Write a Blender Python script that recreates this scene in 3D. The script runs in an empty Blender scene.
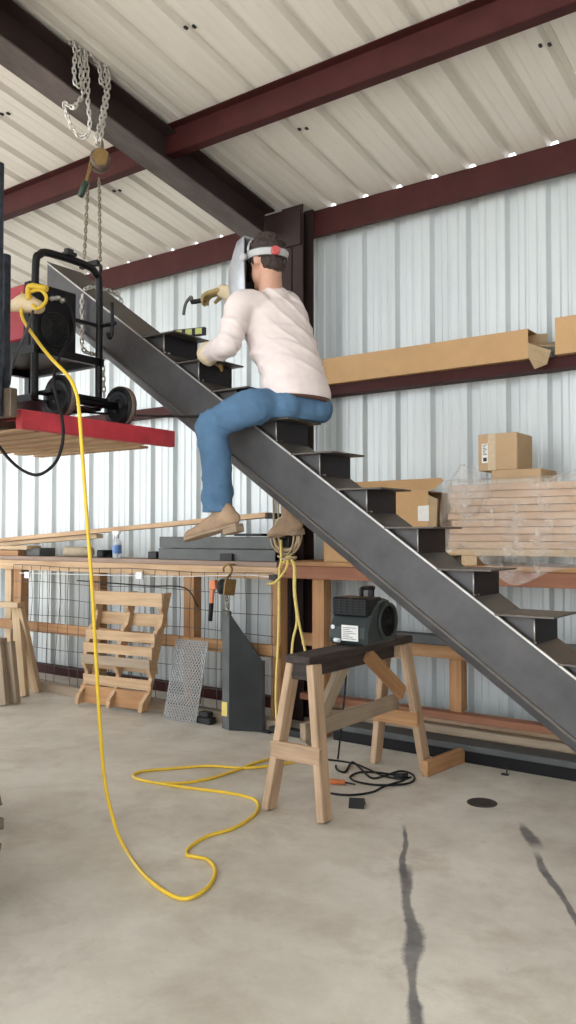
import bpy, bmesh, math, random
from mathutils import Vector, Matrix, noise
random.seed(7)
R = math.radians
C = bpy.context.scene.collection
SC = bpy.context.scene
V = Vector

# ------------------------------------------------------------------ camera, sky, sun, exposure
FPX, CX, CY = 830.0, 288.0, 512.0
YAW, PITCH, CAMH = R(36.1), math.atan(23 / 830.0), 1.4
cam_d = bpy.data.cameras.new('camera'); cam = bpy.data.objects.new('camera', cam_d); C.objects.link(cam)
cam.location = (0, 0, CAMH); cam.rotation_euler = (R(90) + PITCH, 0, YAW)
cam_d.sensor_fit = 'AUTO'; cam_d.sensor_width = 36; cam_d.lens = FPX / 1024 * 36
cam_d.clip_start = .05; cam_d.clip_end = 200
SC.camera = cam
world = bpy.data.worlds.new('sky'); SC.world = world; world.use_nodes = True
bg = world.node_tree.nodes['Background']
bg.inputs[0].default_value = (.90, .95, 1.0, 1); bg.inputs[1].default_value = 1.9
sun_d = bpy.data.lights.new('sun', 'SUN'); sun = bpy.data.objects.new('sun', sun_d); C.objects.link(sun)
sun_d.energy = 5.0; sun_d.angle = R(3); sun_d.color = (1, .95, .87); sun.rotation_euler = (R(38), 0, R(-18))
SC.view_settings.view_transform = 'Standard'; SC.view_settings.look = 'None'
SC.view_settings.exposure = 1.08; SC.view_settings.gamma = 1; SC.view_settings.use_curve_mapping = False

# ------------------------------------------------------------------ measuring helpers (photo point -> place)
_f = V((-math.sin(YAW) * math.cos(PITCH), math.cos(YAW) * math.cos(PITCH), math.sin(PITCH)))
_r = V((math.cos(YAW), math.sin(YAW), 0)); _u = _r.cross(_f); _o = V((0, 0, CAMH))
def _ray(x, y): return _f + _r * ((x - CX) / FPX) - _u * ((y - CY) / FPX)
def atY(x, y, Y): d = _ray(x, y); return _o + d * (Y / d.y)
def atX(x, y, X): d = _ray(x, y); return _o + d * (X / d.x)
def atZ(x, y, Z=0.0): d = _ray(x, y); return _o + d * ((Z - CAMH) / d.z)

# ------------------------------------------------------------------ materials
MATS = {}
def _new(name):
    m = bpy.data.materials.new(name); m.use_nodes = True
    n = m.node_tree.nodes; b = n['Principled BSDF']; return m, n, m.node_tree.links, b
def mat(name, col, rough=.6, metal=0.0, var=.12, scale=14, bump=0.0, bscale=60, spec=.5, stretch=(1, 1, 1), rvar=0.0, emit=0):
    if name in MATS: return MATS[name]
    m, n, l, b = _new(name); MATS[name] = m
    tc = n.new('ShaderNodeTexCoord'); mp = n.new('ShaderNodeMapping'); mp.inputs['Scale'].default_value = stretch
    l.new(tc.outputs['Object'], mp.inputs['Vector'])
    t = n.new('ShaderNodeTexNoise'); t.inputs['Scale'].default_value = scale; t.inputs['Detail'].default_value = 6
    t.inputs['Roughness'].default_value = .62
    l.new(mp.outputs[0], t.inputs['Vector'])
    rp = n.new('ShaderNodeValToRGB')
    rp.color_ramp.elements[0].position = .3; rp.color_ramp.elements[1].position = .72
    rp.color_ramp.elements[0].color = [c * (1 - var) for c in col] + [1]
    rp.color_ramp.elements[1].color = [min(1, c * (1 + var)) for c in col] + [1]
    l.new(t.outputs['Fac'], rp.inputs[0]); l.new(rp.outputs[0], b.inputs['Base Color'])
    b.inputs['Roughness'].default_value = rough; b.inputs['Metallic'].default_value = metal
    b.inputs['Specular IOR Level'].default_value = spec
    if rvar:
        mr = n.new('ShaderNodeMapRange'); mr.inputs['To Min'].default_value = rough - rvar; mr.inputs['To Max'].default_value = rough + rvar
        l.new(t.outputs['Fac'], mr.inputs[0]); l.new(mr.outputs[0], b.inputs['Roughness'])
    if bump:
        t2 = n.new('ShaderNodeTexNoise'); t2.inputs['Scale'].default_value = bscale; l.new(mp.outputs[0], t2.inputs['Vector'])
        bp = n.new('ShaderNodeBump'); bp.inputs['Strength'].default_value = bump; bp.inputs['Distance'].default_value = .01
        l.new(t2.outputs['Fac'], bp.inputs['Height']); l.new(bp.outputs[0], b.inputs['Normal'])
    return m
def wood(name, c1, c2, rough=.72, knots=True):
    if name in MATS: return MATS[name]
    m, n, l, b = _new(name); MATS[name] = m
    at = n.new('ShaderNodeAttribute'); at.attribute_name = 'grain'
    mp = n.new('ShaderNodeMapping'); mp.inputs['Scale'].default_value = (1.3, 26, 26); l.new(at.outputs['Vector'], mp.inputs['Vector'])
    t = n.new('ShaderNodeTexNoise'); t.inputs['Scale'].default_value = 1.6; t.inputs['Detail'].default_value = 5
    t.inputs['Distortion'].default_value = .5; l.new(mp.outputs[0], t.inputs['Vector'])
    mp2 = n.new('ShaderNodeMapping'); mp2.inputs['Scale'].default_value = (2.2, 5, 5); l.new(at.outputs['Vector'], mp2.inputs['Vector'])
    t2 = n.new('ShaderNodeTexNoise'); t2.inputs['Scale'].default_value = 1.5; t2.inputs['Detail'].default_value = 3; l.new(mp2.outputs[0], t2.inputs['Vector'])
    mx = n.new('ShaderNodeMath'); mx.operation = 'MULTIPLY_ADD'; mx.inputs[1].default_value = .55; l.new(t.outputs['Fac'], mx.inputs[0])
    ml = n.new('ShaderNodeMath'); ml.operation = 'MULTIPLY'; ml.inputs[1].default_value = .45; l.new(t2.outputs['Fac'], ml.inputs[0]); l.new(ml.outputs[0], mx.inputs[2])
    rp = n.new('ShaderNodeValToRGB'); rp.color_ramp.elements[0].position = .34; rp.color_ramp.elements[1].position = .64
    rp.color_ramp.elements[0].color = list(c1) + [1]; rp.color_ramp.elements[1].color = list(c2) + [1]
    l.new(mx.outputs[0], rp.inputs[0]); l.new(rp.outputs[0], b.inputs['Base Color']); b.inputs['Roughness'].default_value = rough
    return m

M_PINE = wood('pine', (.42, .26, .14), (.62, .43, .26))
M_PINE_L = wood('pale_pine', (.47, .33, .19), (.64, .48, .31))
M_OAK = wood('orange_pine', (.31, .15, .062), (.48, .265, .12))
M_REDW = wood('red_brown_timber', (.24, .095, .05), (.34, .15, .085))
M_GREYW = wood('weathered_board', (.28, .215, .15), (.40, .31, .22))
M_SHELF = wood('stained_plank', (.25, .17, .13), (.36, .26, .21))
M_SAW = wood('worn_pine', (.33, .215, .13), (.58, .405, .265))
M_STAIN = wood('dark_stained_plank', (.018, .014, .013), (.07, .05, .042))
M_STACK = wood('pink_beige_trim', (.50, .32, .20), (.62, .425, .285))
M_REDPAINT = mat('red_painted_wood', (.53, .045, .065), .5, 0, .22, 9)
M_STEEL = mat('mill_scale_steel', (.074, .072, .074), .5, .4, .34, 3.2, .12, 35, rvar=.10, spec=.4)
M_STEEL_L = mat('brown_grey_steel', (.105, .092, .082), .48, .5, .25, 7, rvar=.10)
M_STEEL_B = mat('bare_steel_edge', (.42, .41, .39), .38, .8, .2, 10)
M_DKSTEEL = mat('dark_steel', (.030, .031, .033), .6, .2, .25, 6, spec=.3)
M_GREYST = mat('grey_steel_stock', (.095, .10, .10), .55, .25, .2, 5, spec=.35)
M_RAFT = mat('brown_primer', (.036, .022, .021), .7, .0, .2, 4, .1, 50, spec=.2)
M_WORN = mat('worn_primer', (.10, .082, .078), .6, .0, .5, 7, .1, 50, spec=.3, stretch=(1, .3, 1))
M_PURL = mat('red_oxide_primer', (.052, .013, .012), .62, .0, .2, 5, .08, 40, spec=.2)
M_CARD = mat('cardboard', (.54, .335, .165), .85, 0, .07, 6)
M_CARD2 = mat('pale_cardboard', (.50, .345, .20), .85, 0, .07, 6)
M_CARDIN = mat('cardboard_inside', (.40, .29, .17), .9, 0, .12, 8)
M_LABEL = mat('white_label', (.78, .77, .74), .6, 0, .05, 30)
M_TAPE = mat('clear_tape', (.60, .47, .32), .3, 0, .12, 60)
M_INK = mat('black_ink', (.03, .03, .03), .7)
M_YEL = mat('yellow_cord', (.80, .54, .04), .45, 0, .08, 20)
M_YEL2 = mat('pale_yellow_cord', (.74, .58, .17), .5, 0, .1, 20)
M_CREAM = mat('cream_plastic', (.76, .60, .38), .4, 0, .06, 20)
M_BLACK = mat('black_rubber', (.012, .012, .013), .6, 0, .3, 20, spec=.25)
M_TREAD = mat('dusty_tyre', (.16, .12, .10), .8, 0, .3, 30)
M_BLKPAINT = mat('black_paint', (.006, .006, .007), .4, 0, .2, 10, spec=.3)
M_BLKMET = mat('crinkle_panel_riser_shade', (.010, .009, .013), .5, .1, .3, 20, spec=.25)
M_RED = mat('red_enamel', (.40, .012, .03), .35, 0, .12, 6)
M_FORK = mat('forklift_black', (.034, .040, .055), .6, .1, .6, 22, .2, 40, spec=.3)
M_FORKBR = mat('greasy_brown_steel', (.13, .095, .07), .6, .3, .35, 12)
M_GALV = mat('galvanised_chain', (.60, .58, .54), .4, .6, .2, 60)
M_GALVD = mat('dull_chain', (.26, .22, .17), .45, .8, .25, 60)
M_ROPE = mat('tan_rope', (.42, .33, .21), .9, 0, .2, 80)
M_WIRE = mat('mesh_wire', (.10, .10, .10), .5, .5)
M_EXP = mat('expanded_metal', (.30, .30, .295), .5, .6, .15, 40)
M_ORANGE = mat('orange_paint', (.62, .17, .05), .4, 0, .2, 20)
M_BRASS = mat('gold_plate', (.27, .17, .065), .4, .5, .25, 20)
M_GREENGRIP = mat('green_black_grip', (.02, .045, .03), .5)
M_FAN = mat('dark_teal_plastic', (.030, .042, .042), .45, 0, .1, 10)
M_SHIRT = mat('pale_pink_knit', (.74, .655, .645), .95, 0, .035, 18, .12, 400)
M_JEANS = mat('blue_denim', (.088, .170, .285), .92, 0, .22, 5, .3, 500, spec=.2)
M_SKIN = mat('skin', (.52, .29, .205), .55, 0, .06, 20)
M_HAIR = mat('dark_hair', (.035, .02, .016), .6, 0, .5, 60, .6, 160)
M_BOOT = mat('tan_suede', (.36, .245, .16), .85, 0, .22, 16, .2, 200)
M_SOLE = mat('boot_sole', (.30, .22, .15), .8, 0, .2, 20)
M_GLOVE = mat('olive_tan_leather', (.36, .26, .105), .75, 0, .25, 14, .2, 120)
M_CUFF = mat('cream_leather', (.62, .52, .36), .8, 0, .12, 14, .2, 120)
M_HELM = mat('silver_helmet', (.42, .44, .48), .32, .35, .15, 8)
M_HELMIN = mat('helmet_lining', (.015, .012, .012), .7)
M_BAND = mat('grey_plastic_band', (.42, .43, .44), .5)
M_KNOB = mat('red_knob', (.55, .10, .10), .5)
M_BELT = mat('brown_leather_belt', (.10, .045, .03), .6)
M_LEVEL = mat('yellow_green_level', (.42, .45, .12), .4, 0, .1, 20)
M_DRAIN = mat('rusted_iron', (.05, .042, .036), .75, .2, .3, 40)
M_BLUE = mat('blue_label', (.10, .22, .50), .5)
M_WHITE = mat('white_plastic', (.75, .76, .77), .4)
M_ROLL = mat('tan_roll', (.40, .33, .23), .8, 0, .15, 20)

def glassy(name, col, alpha, rough=.12, spec=.8):
    m, n, l, b = _new(name); MATS[name] = m
    b.inputs['Base Color'].default_value = list(col) + [1]; b.inputs['Roughness'].default_value = rough
    tr = n.new('ShaderNodeBsdfTransparent'); mx = n.new('ShaderNodeMixShader')
    lw = n.new('ShaderNodeTexNoise'); lw.inputs['Scale'].default_value = 11; lw.inputs['Detail'].default_value = 3; lw.inputs['Distortion'].default_value = .25
    tc = n.new('ShaderNodeTexCoord'); l.new(tc.outputs['Object'], lw.inputs['Vector'])
    mr = n.new('ShaderNodeMapRange'); mr.inputs['From Min'].default_value = .40; mr.inputs['From Max'].default_value = .80
    mr.inputs['To Min'].default_value = alpha * .7; mr.inputs['To Max'].default_value = min(1, alpha * 2.2)
    bp = n.new('ShaderNodeBump'); bp.inputs['Strength'].default_value = .5; bp.inputs['Distance'].default_value = .02
    l.new(lw.outputs['Fac'], bp.inputs['Height']); l.new(bp.outputs[0], b.inputs['Normal'])
    l.new(lw.outputs['Fac'], mr.inputs[0]); l.new(mr.outputs[0], mx.inputs[0])
    l.new(tr.outputs[0], mx.inputs[1]); l.new(b.outputs[0], mx.inputs[2]); l.new(mx.outputs[0], n['Material Output'].inputs[0])
    return m
M_FILM = glassy('clear_plastic_film', (.80, .76, .72), .20, .07)
M_BOTTLE = glassy('clear_bottle', (.75, .80, .84), .5)

# concrete floor: mottled, worn, two dark rubbed streaks with their own shape
def floor_material():
    m, n, l, b = _new('worn_concrete')
    tc = n.new('ShaderNodeTexCoord')
    def noise_(scale, detail=6, rough=.6, dist=0, vec=None):
        t = n.new('ShaderNodeTexNoise'); t.inputs['Scale'].default_value = scale; t.inputs['Detail'].default_value = detail
        t.inputs['Roughness'].default_value = rough; t.inputs['Distortion'].default_value = dist
        l.new(vec or tc.outputs['Object'], t.inputs['Vector']); return t.outputs['Fac']
    def ramp(src, p0, c0, p1, c1):
        r = n.new('ShaderNodeValToRGB'); e = r.color_ramp.elements
        e[0].position = p0; e[0].color = list(c0) + [1]; e[1].position = p1; e[1].color = list(c1) + [1]
        l.new(src, r.inputs[0]); return r.outputs[0]
    def math_(op, a, bb=None, clamp=False):
        x = n.new('ShaderNodeMath'); x.operation = op; x.use_clamp = clamp
        for i, s in enumerate((a, bb)):
            if s is None: continue
            if isinstance(s, (int, float)): x.inputs[i].default_value = s
            else: l.new(s, x.inputs[i])
        return x.outputs[0]
    def mix(fac, a, bb, mode='MIX'):
        x = n.new('ShaderNodeMixRGB'); x.blend_type = mode
        for i, s in enumerate((fac, a, bb)):
            if isinstance(s, (int, float)): x.inputs[i].default_value = s
            elif isinstance(s, tuple): x.inputs[i].default_value = s
            else: l.new(s, x.inputs[i])
        return x.outputs[0]
    base = ramp(noise_(1.1, 9, .68, .15), .36, (.51, .465, .40), .64, (.755, .72, .65))
    brown = ramp(noise_(2.6, 8, .7, .3), .5, (0, 0, 0), .72, (1, 1, 1))
    col = mix(math_('MULTIPLY', brown, .55), base, (.36, .29, .225, 1))
    pale = ramp(noise_(4.2, 9, .74, .2), .56, (0, 0, 0), .72, (1, 1, 1))
    col = mix(math_('MULTIPLY', pale, .5), col, (.66, .63, .565, 1))
    spk = ramp(noise_(45, 3, .6), .66, (0, 0, 0), .74, (1, 1, 1))
    col = mix(math_('MULTIPLY', spk, .35), col, (.25, .22, .19, 1))
    big = ramp(noise_(.42, 3, .5, .5), .42, (0, 0, 0), .7, (1, 1, 1))
    col = mix(math_('MULTIPLY', big, .25), col, (.37, .345, .31, 1))
    sep = n.new('ShaderNodeSeparateXYZ'); l.new(tc.outputs['Object'], sep.inputs[0])
    nz = noise_(3.2, 5, .65); nz2 = noise_(1.1, 2, .5); nz3 = noise_(9, 5, .7)
    def streak(p, q, w):
        d = V((q[0] - p[0], q[1] - p[1])); L = d.length; d /= L
        px = math_('SUBTRACT', sep.outputs[0], p[0]); py = math_('SUBTRACT', sep.outputs[1], p[1])
        along = math_('ADD', math_('MULTIPLY', px, d.x), math_('MULTIPLY', py, d.y))
        side = math_('ADD', math_('MULTIPLY', px, -d.y), math_('MULTIPLY', py, d.x))
        side = math_('ADD', side, math_('MULTIPLY', math_('SUBTRACT', nz2, .5), .16))
        wid = math_('MULTIPLY', math_('MULTIPLY', nz, nz), w * 2.1)
        core = math_('MULTIPLY', math_('SUBTRACT', 1.1, math_('DIVIDE', math_('ABSOLUTE', side), wid), True), 1.9, True)
        a0 = math_('MULTIPLY', along, 9, True); a1 = math_('MULTIPLY', math_('SUBTRACT', L, along), 9, True)
        k = math_('MULTIPLY', math_('MULTIPLY', core, a0), a1, True)
        return math_('MULTIPLY', k, math_('MULTIPLY_ADD', nz3, 1.0) if False else math_('ADD', math_('MULTIPLY', nz3, .7), .5), True)
    for p, q, w in STREAKS:
        col = mix(math_('MULTIPLY', streak(p, q, w), .9), col, (.075, .074, .092, 1))
    l.new(col, b.inputs['Base Color'])
    rr = n.new('ShaderNodeMapRange'); rr.inputs['To Min'].default_value = .38; rr.inputs['To Max'].default_value = .72
    l.new(nz, rr.inputs[0]); l.new(rr.outputs[0], b.inputs['Roughness'])
    bp = n.new('ShaderNodeBump'); bp.inputs['Strength'].default_value = .12; bp.inputs['Distance'].default_value = .01
    l.new(nz3, bp.inputs['Height']); l.new(bp.outputs[0], b.inputs['Normal'])
    return m
STREAKS = [((-1.94, 3.62), (-1.60, 3.01), .026), ((-1.70, 3.20), (-1.05, 2.08), .046),
           ((-1.50, 3.98), (-1.29, 3.66), .046), ((-1.31, 3.66), (-.80, 2.85), .030)]

def sheet_material(name, c1, c2, rough, metal, axis):
    m, n, l, b = _new(name)
    tc = n.new('ShaderNodeTexCoord'); mp = n.new('ShaderNodeMapping')
    mp.inputs['Scale'].default_value = (2.2, 2.2, .35) if axis == 'z' else (2.2, .6, .6)
    l.new(tc.outputs['Object'], mp.inputs[0])
    t = n.new('ShaderNodeTexNoise'); t.inputs['Scale'].default_value = 1.7; t.inputs['Detail'].default_value = 7; t.inputs['Roughness'].default_value = .65
    l.new(mp.outputs[0], t.inputs['Vector'])
    r = n.new('ShaderNodeValToRGB'); r.color_ramp.elements[0].position = .3; r.color_ramp.elements[1].position = .7
    r.color_ramp.elements[0].color = list(c1) + [1]; r.color_ramp.elements[1].color = list(c2) + [1]
    l.new(t.outputs['Fac'], r.inputs[0]); l.new(r.outputs[0], b.inputs['Base Color'])
    b.inputs['Roughness'].default_value = rough; b.inputs['Metallic'].default_value = metal
    return m

# ------------------------------------------------------------------ mesh builder
class MB:
    def __init__(s): s.v = []; s.f = []; s.g = []; s.sm = []; s.mi = []
    def add(s, vs, fs, gs=None, smooth=False, mi=0):
        o = len(s.v); s.v += [tuple(p) for p in vs]
        s.g += [tuple(p) for p in (gs if gs else vs)]
        for f in fs: s.f.append([o + i for i in f]); s.sm.append(smooth); s.mi.append(mi)
        return s
    def bar(s, p0, p1, w, h, up=(0, 0, 1), mi=0):
        p0, p1 = V(p0), V(p1); t = p1 - p0; L = t.length; t.normalize(); up = V(up)
        if abs(t.dot(up)) > .98: up = V((0, 1, 0)) if abs(t.y) < .9 else V((1, 0, 0))
        sd = t.cross(up).normalized(); uu = sd.cross(t).normalized()
        o = V((random.random() * 40, random.random() * 40, random.random() * 40)); vs = []; gs = []
        for a in (0, 1):
            for b_, c in ((-1, -1), (1, -1), (1, 1), (-1, 1)):
                vs.append(p0 + t * (L * a) + sd * (w / 2 * b_) + uu * (h / 2 * c)); gs.append(o + V((L * a, w / 2 * b_, h / 2 * c)))
        return s.add(vs, [(3, 2, 1, 0), (4, 5, 6, 7), (0, 1, 5, 4), (1, 2, 6, 5), (2, 3, 7, 6), (3, 0, 4, 7)], gs, False, mi)
    def box(s, x0, x1, y0, y1, z0, z1, mi=0):
        dx, dy, dz = abs(x1 - x0), abs(y1 - y0), abs(z1 - z0)
        xm, ym, zm = (x0 + x1) / 2, (y0 + y1) / 2, (z0 + z1) / 2
        if dx >= dy and dx >= dz: return s.bar((x0, ym, zm), (x1, ym, zm), dy, dz, mi=mi)
        if dy >= dz: return s.bar((xm, y0, zm), (xm, y1, zm), dx, dz, mi=mi)
        return s.bar((xm, ym, z0), (xm, ym, z1), dx, dy, up=(0, 1, 0), mi=mi)
    def prism(s, poly, vec, mi=0, smooth=False):
        n = len(poly); a = [V(p) for p in poly]; b = [p + V(vec) for p in a]
        nrm = V((0, 0, 0))
        for i in range(n): nrm += a[i].cross(a[(i + 1) % n])
        fl = nrm.dot(V(vec)) > 0
        fs = [tuple(range(n))[::-1] if fl else tuple(range(n)), tuple(range(n, 2 * n)) if fl else tuple(range(n, 2 * n))[::-1]]
        for i in range(n):
            j = (i + 1) % n; q = (i, j, n + j, n + i); fs.append(q if fl else q[::-1])
        return s.add(a + b, fs, None, smooth, mi)
    def loft(s, rings, cap=True, closed=False, mi=0, smooth=True, gs=None):
        n = len(rings[0]); vs = [p for r in rings for p in r]; fs = []
        m = len(rings)
        for i in range(m if closed else m - 1):
            for j in range(n):
                k = (j + 1) % n; i2 = (i + 1) % m
                fs.append((i * n + j, i * n + k, i2 * n + k, i2 * n + j))
        o = len(s.v); s.add(vs, fs, gs, smooth, mi)
        if cap and not closed:
            s.f.append([o + j for j in range(n)][::-1]); s.sm.append(False); s.mi.append(mi)
            s.f.append([o + (m - 1) * n + j for j in range(n)]); s.sm.append(False); s.mi.append(mi)
        return s
    def tube(s, pts, r, n=8, closed=False, mi=0, flat=1.0, side=None):
        pts = [V(p) for p in pts]; m = len(pts)
        rs = r if isinstance(r, (list, tuple)) else [r] * m
        rings = []; prev = None
        for i, p in enumerate(pts):
            if closed: t = pts[(i + 1) % m] - pts[i - 1]
            else: t = pts[min(i + 1, m - 1)] - pts[max(i - 1, 0)]
            if t.length < 1e-9: t = V((0, 0, 1))
            t.normalize()
            if prev is None:
                a = V(side) if side else (V((0, 0, 1)) if abs(t.z) < .9 else V((1, 0, 0)))
            else: a = prev
            a = (a - t * a.dot(t))
            if a.length < 1e-6: a = t.orthogonal()
            a.normalize(); prev = a; b = t.cross(a)
            rings.append([p + a * (rs[i] * math.cos(2 * math.pi * k / n)) + b * (rs[i] * flat * math.sin(2 * math.pi * k / n)) for k in range(n)])
        return s.loft(rings, True, closed, mi)
    def cyl(s, p0, p1, r, n=20, mi=0, r2=None): 
        return s.tube([p0, p1], [r, r if r2 is None else r2], n, mi=mi)
    def lathe(s, o, axis, prof, n=24, mi=0):
        o = V(o); axis = V(axis).normalized(); a = axis.orthogonal().normalized(); b = axis.cross(a)
        rings = [[o + axis * h + a * (r * math.cos(2 * math.pi * k / n)) + b * (r * math.sin(2 * math.pi * k / n)) for k in range(n)] for r, h in prof]
        return s.loft(rings, True, False, mi)
    def ball(s, c, rx, ry=None, rz=None, n=14, m=9, rot=None, mi=0):
        ry = ry or rx; rz = rz or rx; rings = []; c = V(c)
        for i in range(m + 1):
            th = math.pi * (i + .02) / (m + .04)
            ring = []
            for k in range(n):
                ph = 2 * math.pi * k / n
                p = V((rx * math.sin(th) * math.cos(ph), ry * math.sin(th) * math.sin(ph), -rz * math.cos(th)))
                if rot: p = rot @ p
                ring.append(c + p)
            rings.append(ring)
        return s.loft(rings, True, False, mi)
    def build(s, name, m, parent=None, bev=0, smooth_angle=None):
        me = bpy.data.meshes.new(name); me.from_pydata(s.v, [], s.f)
        ms = m if isinstance(m, (list, tuple)) else [m]
        for x in ms: me.materials.append(x)
        me.polygons.foreach_set('use_smooth', s.sm); me.polygons.foreach_set('material_index', s.mi)
        at = me.attributes.new('grain', 'FLOAT_VECTOR', 'POINT'); at.data.foreach_set('vector', [c for p in s.g for c in p])
        bm = bmesh.new(); bm.from_mesh(me); bmesh.ops.recalc_face_normals(bm, faces=bm.faces); bm.to_mesh(me); bm.free()
        me.update()
        o = bpy.data.objects.new(name, me); C.objects.link(o)
        if parent: o.parent = parent; o.matrix_parent_inverse = Matrix.Translation(-parent.location) if parent.type == 'EMPTY' else Matrix.Identity(4)
        if bev:
            bv = o.modifiers.new('bevel', 'BEVEL'); bv.width = bev; bv.segments = 1; bv.limit_method = 'ANGLE'; bv.angle_limit = R(40)
        return o

def tag(o, label, cat, group=None, kind=None):
    o['label'] = label; o['category'] = cat
    if group: o['group'] = group
    if kind: o['kind'] = kind
    return o
def thing(name, label, cat, loc, group=None, kind=None):
    o = bpy.data.objects.new(name, None); C.objects.link(o); o.location = loc; o.empty_display_size = .1
    return tag(o, label, cat, group, kind)
def struct(o, label, cat): return tag(o, label, cat, None, 'structure')

def spline(pts, k=6, closed=False):
    pts = [V(p) for p in pts]; n = len(pts); out = []
    rng = range(n) if closed else range(n - 1)
    for i in rng:
        p0 = pts[(i - 1) % n] if (closed or i > 0) else pts[0] * 2 - pts[1]
        p1 = pts[i]; p2 = pts[(i + 1) % n]
        p3 = pts[(i + 2) % n] if (closed or i + 2 < n) else pts[-1] * 2 - pts[-2]
        for j in range(k):
            t = j / k
            out.append(.5 * ((2 * p1) + (p2 - p0) * t + (2 * p0 - 5 * p1 + 4 * p2 - p3) * t * t + (3 * p1 - p0 - 3 * p2 + p3) * t ** 3))
    if not closed: out.append(pts[-1])
    return out
def resample(pts, step):
    out = [pts[0]]; acc = 0
    for a, b in zip(pts, pts[1:]):
        L = (b - a).length
        while acc + L >= step:
            t = (step - acc) / L; a = a + (b - a) * t; out.append(a); L = (b - a).length; acc = 0
            if L < 1e-9: break
        acc += L
    return out
def chain(mb, path, L=.045, w=.026, r=.0042):
    pts = resample([V(p) for p in path], L * .64); up = V((.3, .8, .2))
    for i in range(len(pts) - 1):
        c = (pts[i] + pts[i + 1]) / 2; t = (pts[i + 1] - pts[i]).normalized()
        a = (up - t * up.dot(t)).normalized(); b = t.cross(a); s_ = a if i % 2 else b
        hl = L / 2 - w / 2; ring = []
        for k in range(12):
            an = 2 * math.pi * k / 12
            ring.append(c + t * ((w / 2 - r) * math.cos(an) + (hl if math.cos(an) > 0 else -hl)) + s_ * ((w / 2 - r) * math.sin(an)))
        mb.tube(ring, r, 5, closed=True, side=t.cross(s_))
    return mb

# ------------------------------------------------------------------ organic surfaces (one voxel skin over overlapping limbs)
def limb(mb, pts, radii, side=(0, 1, 0), n=16, k=5):
    """rounded tapering limb; radii are numbers or (along side, across side)"""
    P = spline(pts, k); m = len(pts); RA = []
    rr = [(x, x) if not isinstance(x, (tuple, list)) else x for x in radii]
    for i in range(len(P)):
        u_ = i / k; a = min(int(u_), m - 2); t = u_ - a; t = t * t * (3 - 2 * t)
        RA.append((rr[a][0] * (1 - t) + rr[a + 1][0] * t, rr[a][1] * (1 - t) + rr[a + 1][1] * t))
    def fr(i):
        t = (P[min(i + 1, len(P) - 1)] - P[max(i - 1, 0)]).normalized(); a = V(side); a = a - t * a.dot(t)
        if a.length < 1e-4: a = t.orthogonal()
        a.normalize(); return t, a, t.cross(a)
    rings = []
    t, a, b = fr(0); q = min(RA[0])
    for th in (80, 55, 28):
        rings.append([P[0] - t * (q * math.sin(R(th))) + (a * (RA[0][0] * math.cos(2 * math.pi * j / n)) + b * (RA[0][1] * math.sin(2 * math.pi * j / n))) * math.cos(R(th)) for j in range(n)])
    for i in range(len(P)):
        t, a, b = fr(i)
        rings.append([P[i] + a * (RA[i][0] * math.cos(2 * math.pi * j / n)) + b * (RA[i][1] * math.sin(2 * math.pi * j / n)) for j in range(n)])
    i = len(P) - 1; t, a, b = fr(i); q = min(RA[i])
    for th in (28, 55, 80):
        rings.append([P[i] + t * (q * math.sin(R(th))) + (a * (RA[i][0] * math.cos(2 * math.pi * j / n)) + b * (RA[i][1] * math.sin(2 * math.pi * j / n))) * math.cos(R(th)) for j in range(n)])
    return mb.loft(rings)
def organic(mb, name, m, parent=None, vox=.011, smooth=6, fn=None):
    tmp = mb.build('tmp_' + name, m)
    rm = tmp.modifiers.new('r', 'REMESH'); rm.mode = 'VOXEL'; rm.voxel_size = vox; rm.use_smooth_shade = True
    s = tmp.modifiers.new('s', 'SMOOTH'); s.iterations = smooth; s.factor = .5
    dg = bpy.context.evaluated_depsgraph_get()
    me = bpy.data.meshes.new_from_object(tmp.evaluated_get(dg)); me.name = name
    bpy.data.objects.remove(tmp)
    if fn:
        nor = [v.normal.copy() for v in me.vertices]
        for v, nn in zip(me.vertices, nor):
            v.co = v.co + fn(v.co, nn)
    me.polygons.foreach_set('use_smooth', [True] * len(me.polygons))
    me.materials.clear(); me.materials.append(m); me.update()
    o = bpy.data.objects.new(name, me); C.objects.link(o)
    if parent: o.parent = parent; o.matrix_parent_inverse = Matrix.Translation(-parent.location)
    return o

# ================================================================== THE BUILDING
XL, XR, YF, YW = -14.0, 3.5, -4.5, 5.45
SL = .167
def roofz(Y): return 3.938 + SL * (5.3 - Y)
fm = MB(); fm.box(-34, 24, -34, 34, -.2, 0)
fo = struct(fm.build('floor', floor_material()), 'worn beige concrete floor slab with dark rubbed streaks', 'floor')

RIB = .285
def rib_profile(x0, x1, ph, mh=.006, w0=.052, w1=.028, dp=.034):
    """(x, offset) of a ribbed sheet, offset is how far a rib stands outward"""
    pr = []; k0 = math.floor((x0 - ph) / RIB); k1 = math.ceil((x1 - ph) / RIB)
    for k in range(k0, k1 + 1):
        c = ph + k * RIB
        pr += [(c - w0, 0), (c - w1, dp), (c + w1, dp), (c + w0, 0)]
        for q in (.36, .64):
            d = c + RIB * q; pr += [(d - .016, 0), (d - .006, mh), (d + .006, mh), (d + .016, 0)]
    return [p for p in pr if x0 <= p[0] <= x1]
wm = MB(); pr = rib_profile(XL, XR, -2.931 + 0.0); zz = (0.0, roofz(YW) - .012)
vs = [];
for x, o in pr: vs += [(x, YW + o, zz[0]), (x, YW + o, zz[1])]
wm.add(vs, [(2 * i, 2 * i + 2, 2 * i + 3, 2 * i + 1) for i in range(len(pr) - 1)])
wb = wm.build('wall_back', sheet_material('galvalume_sheet', (.545, .59, .60), (.64, .685, .695), .36, .2, 'z'))
wb.modifiers.new('t', 'SOLIDIFY').thickness = .002
struct(wb, 'ribbed silver-grey steel sheet wall behind the staircase', 'wall')
rm_ = MB(); pr = rib_profile(XL, XR, -1.745, .0022, .038, .018, .038); vs = []
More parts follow.
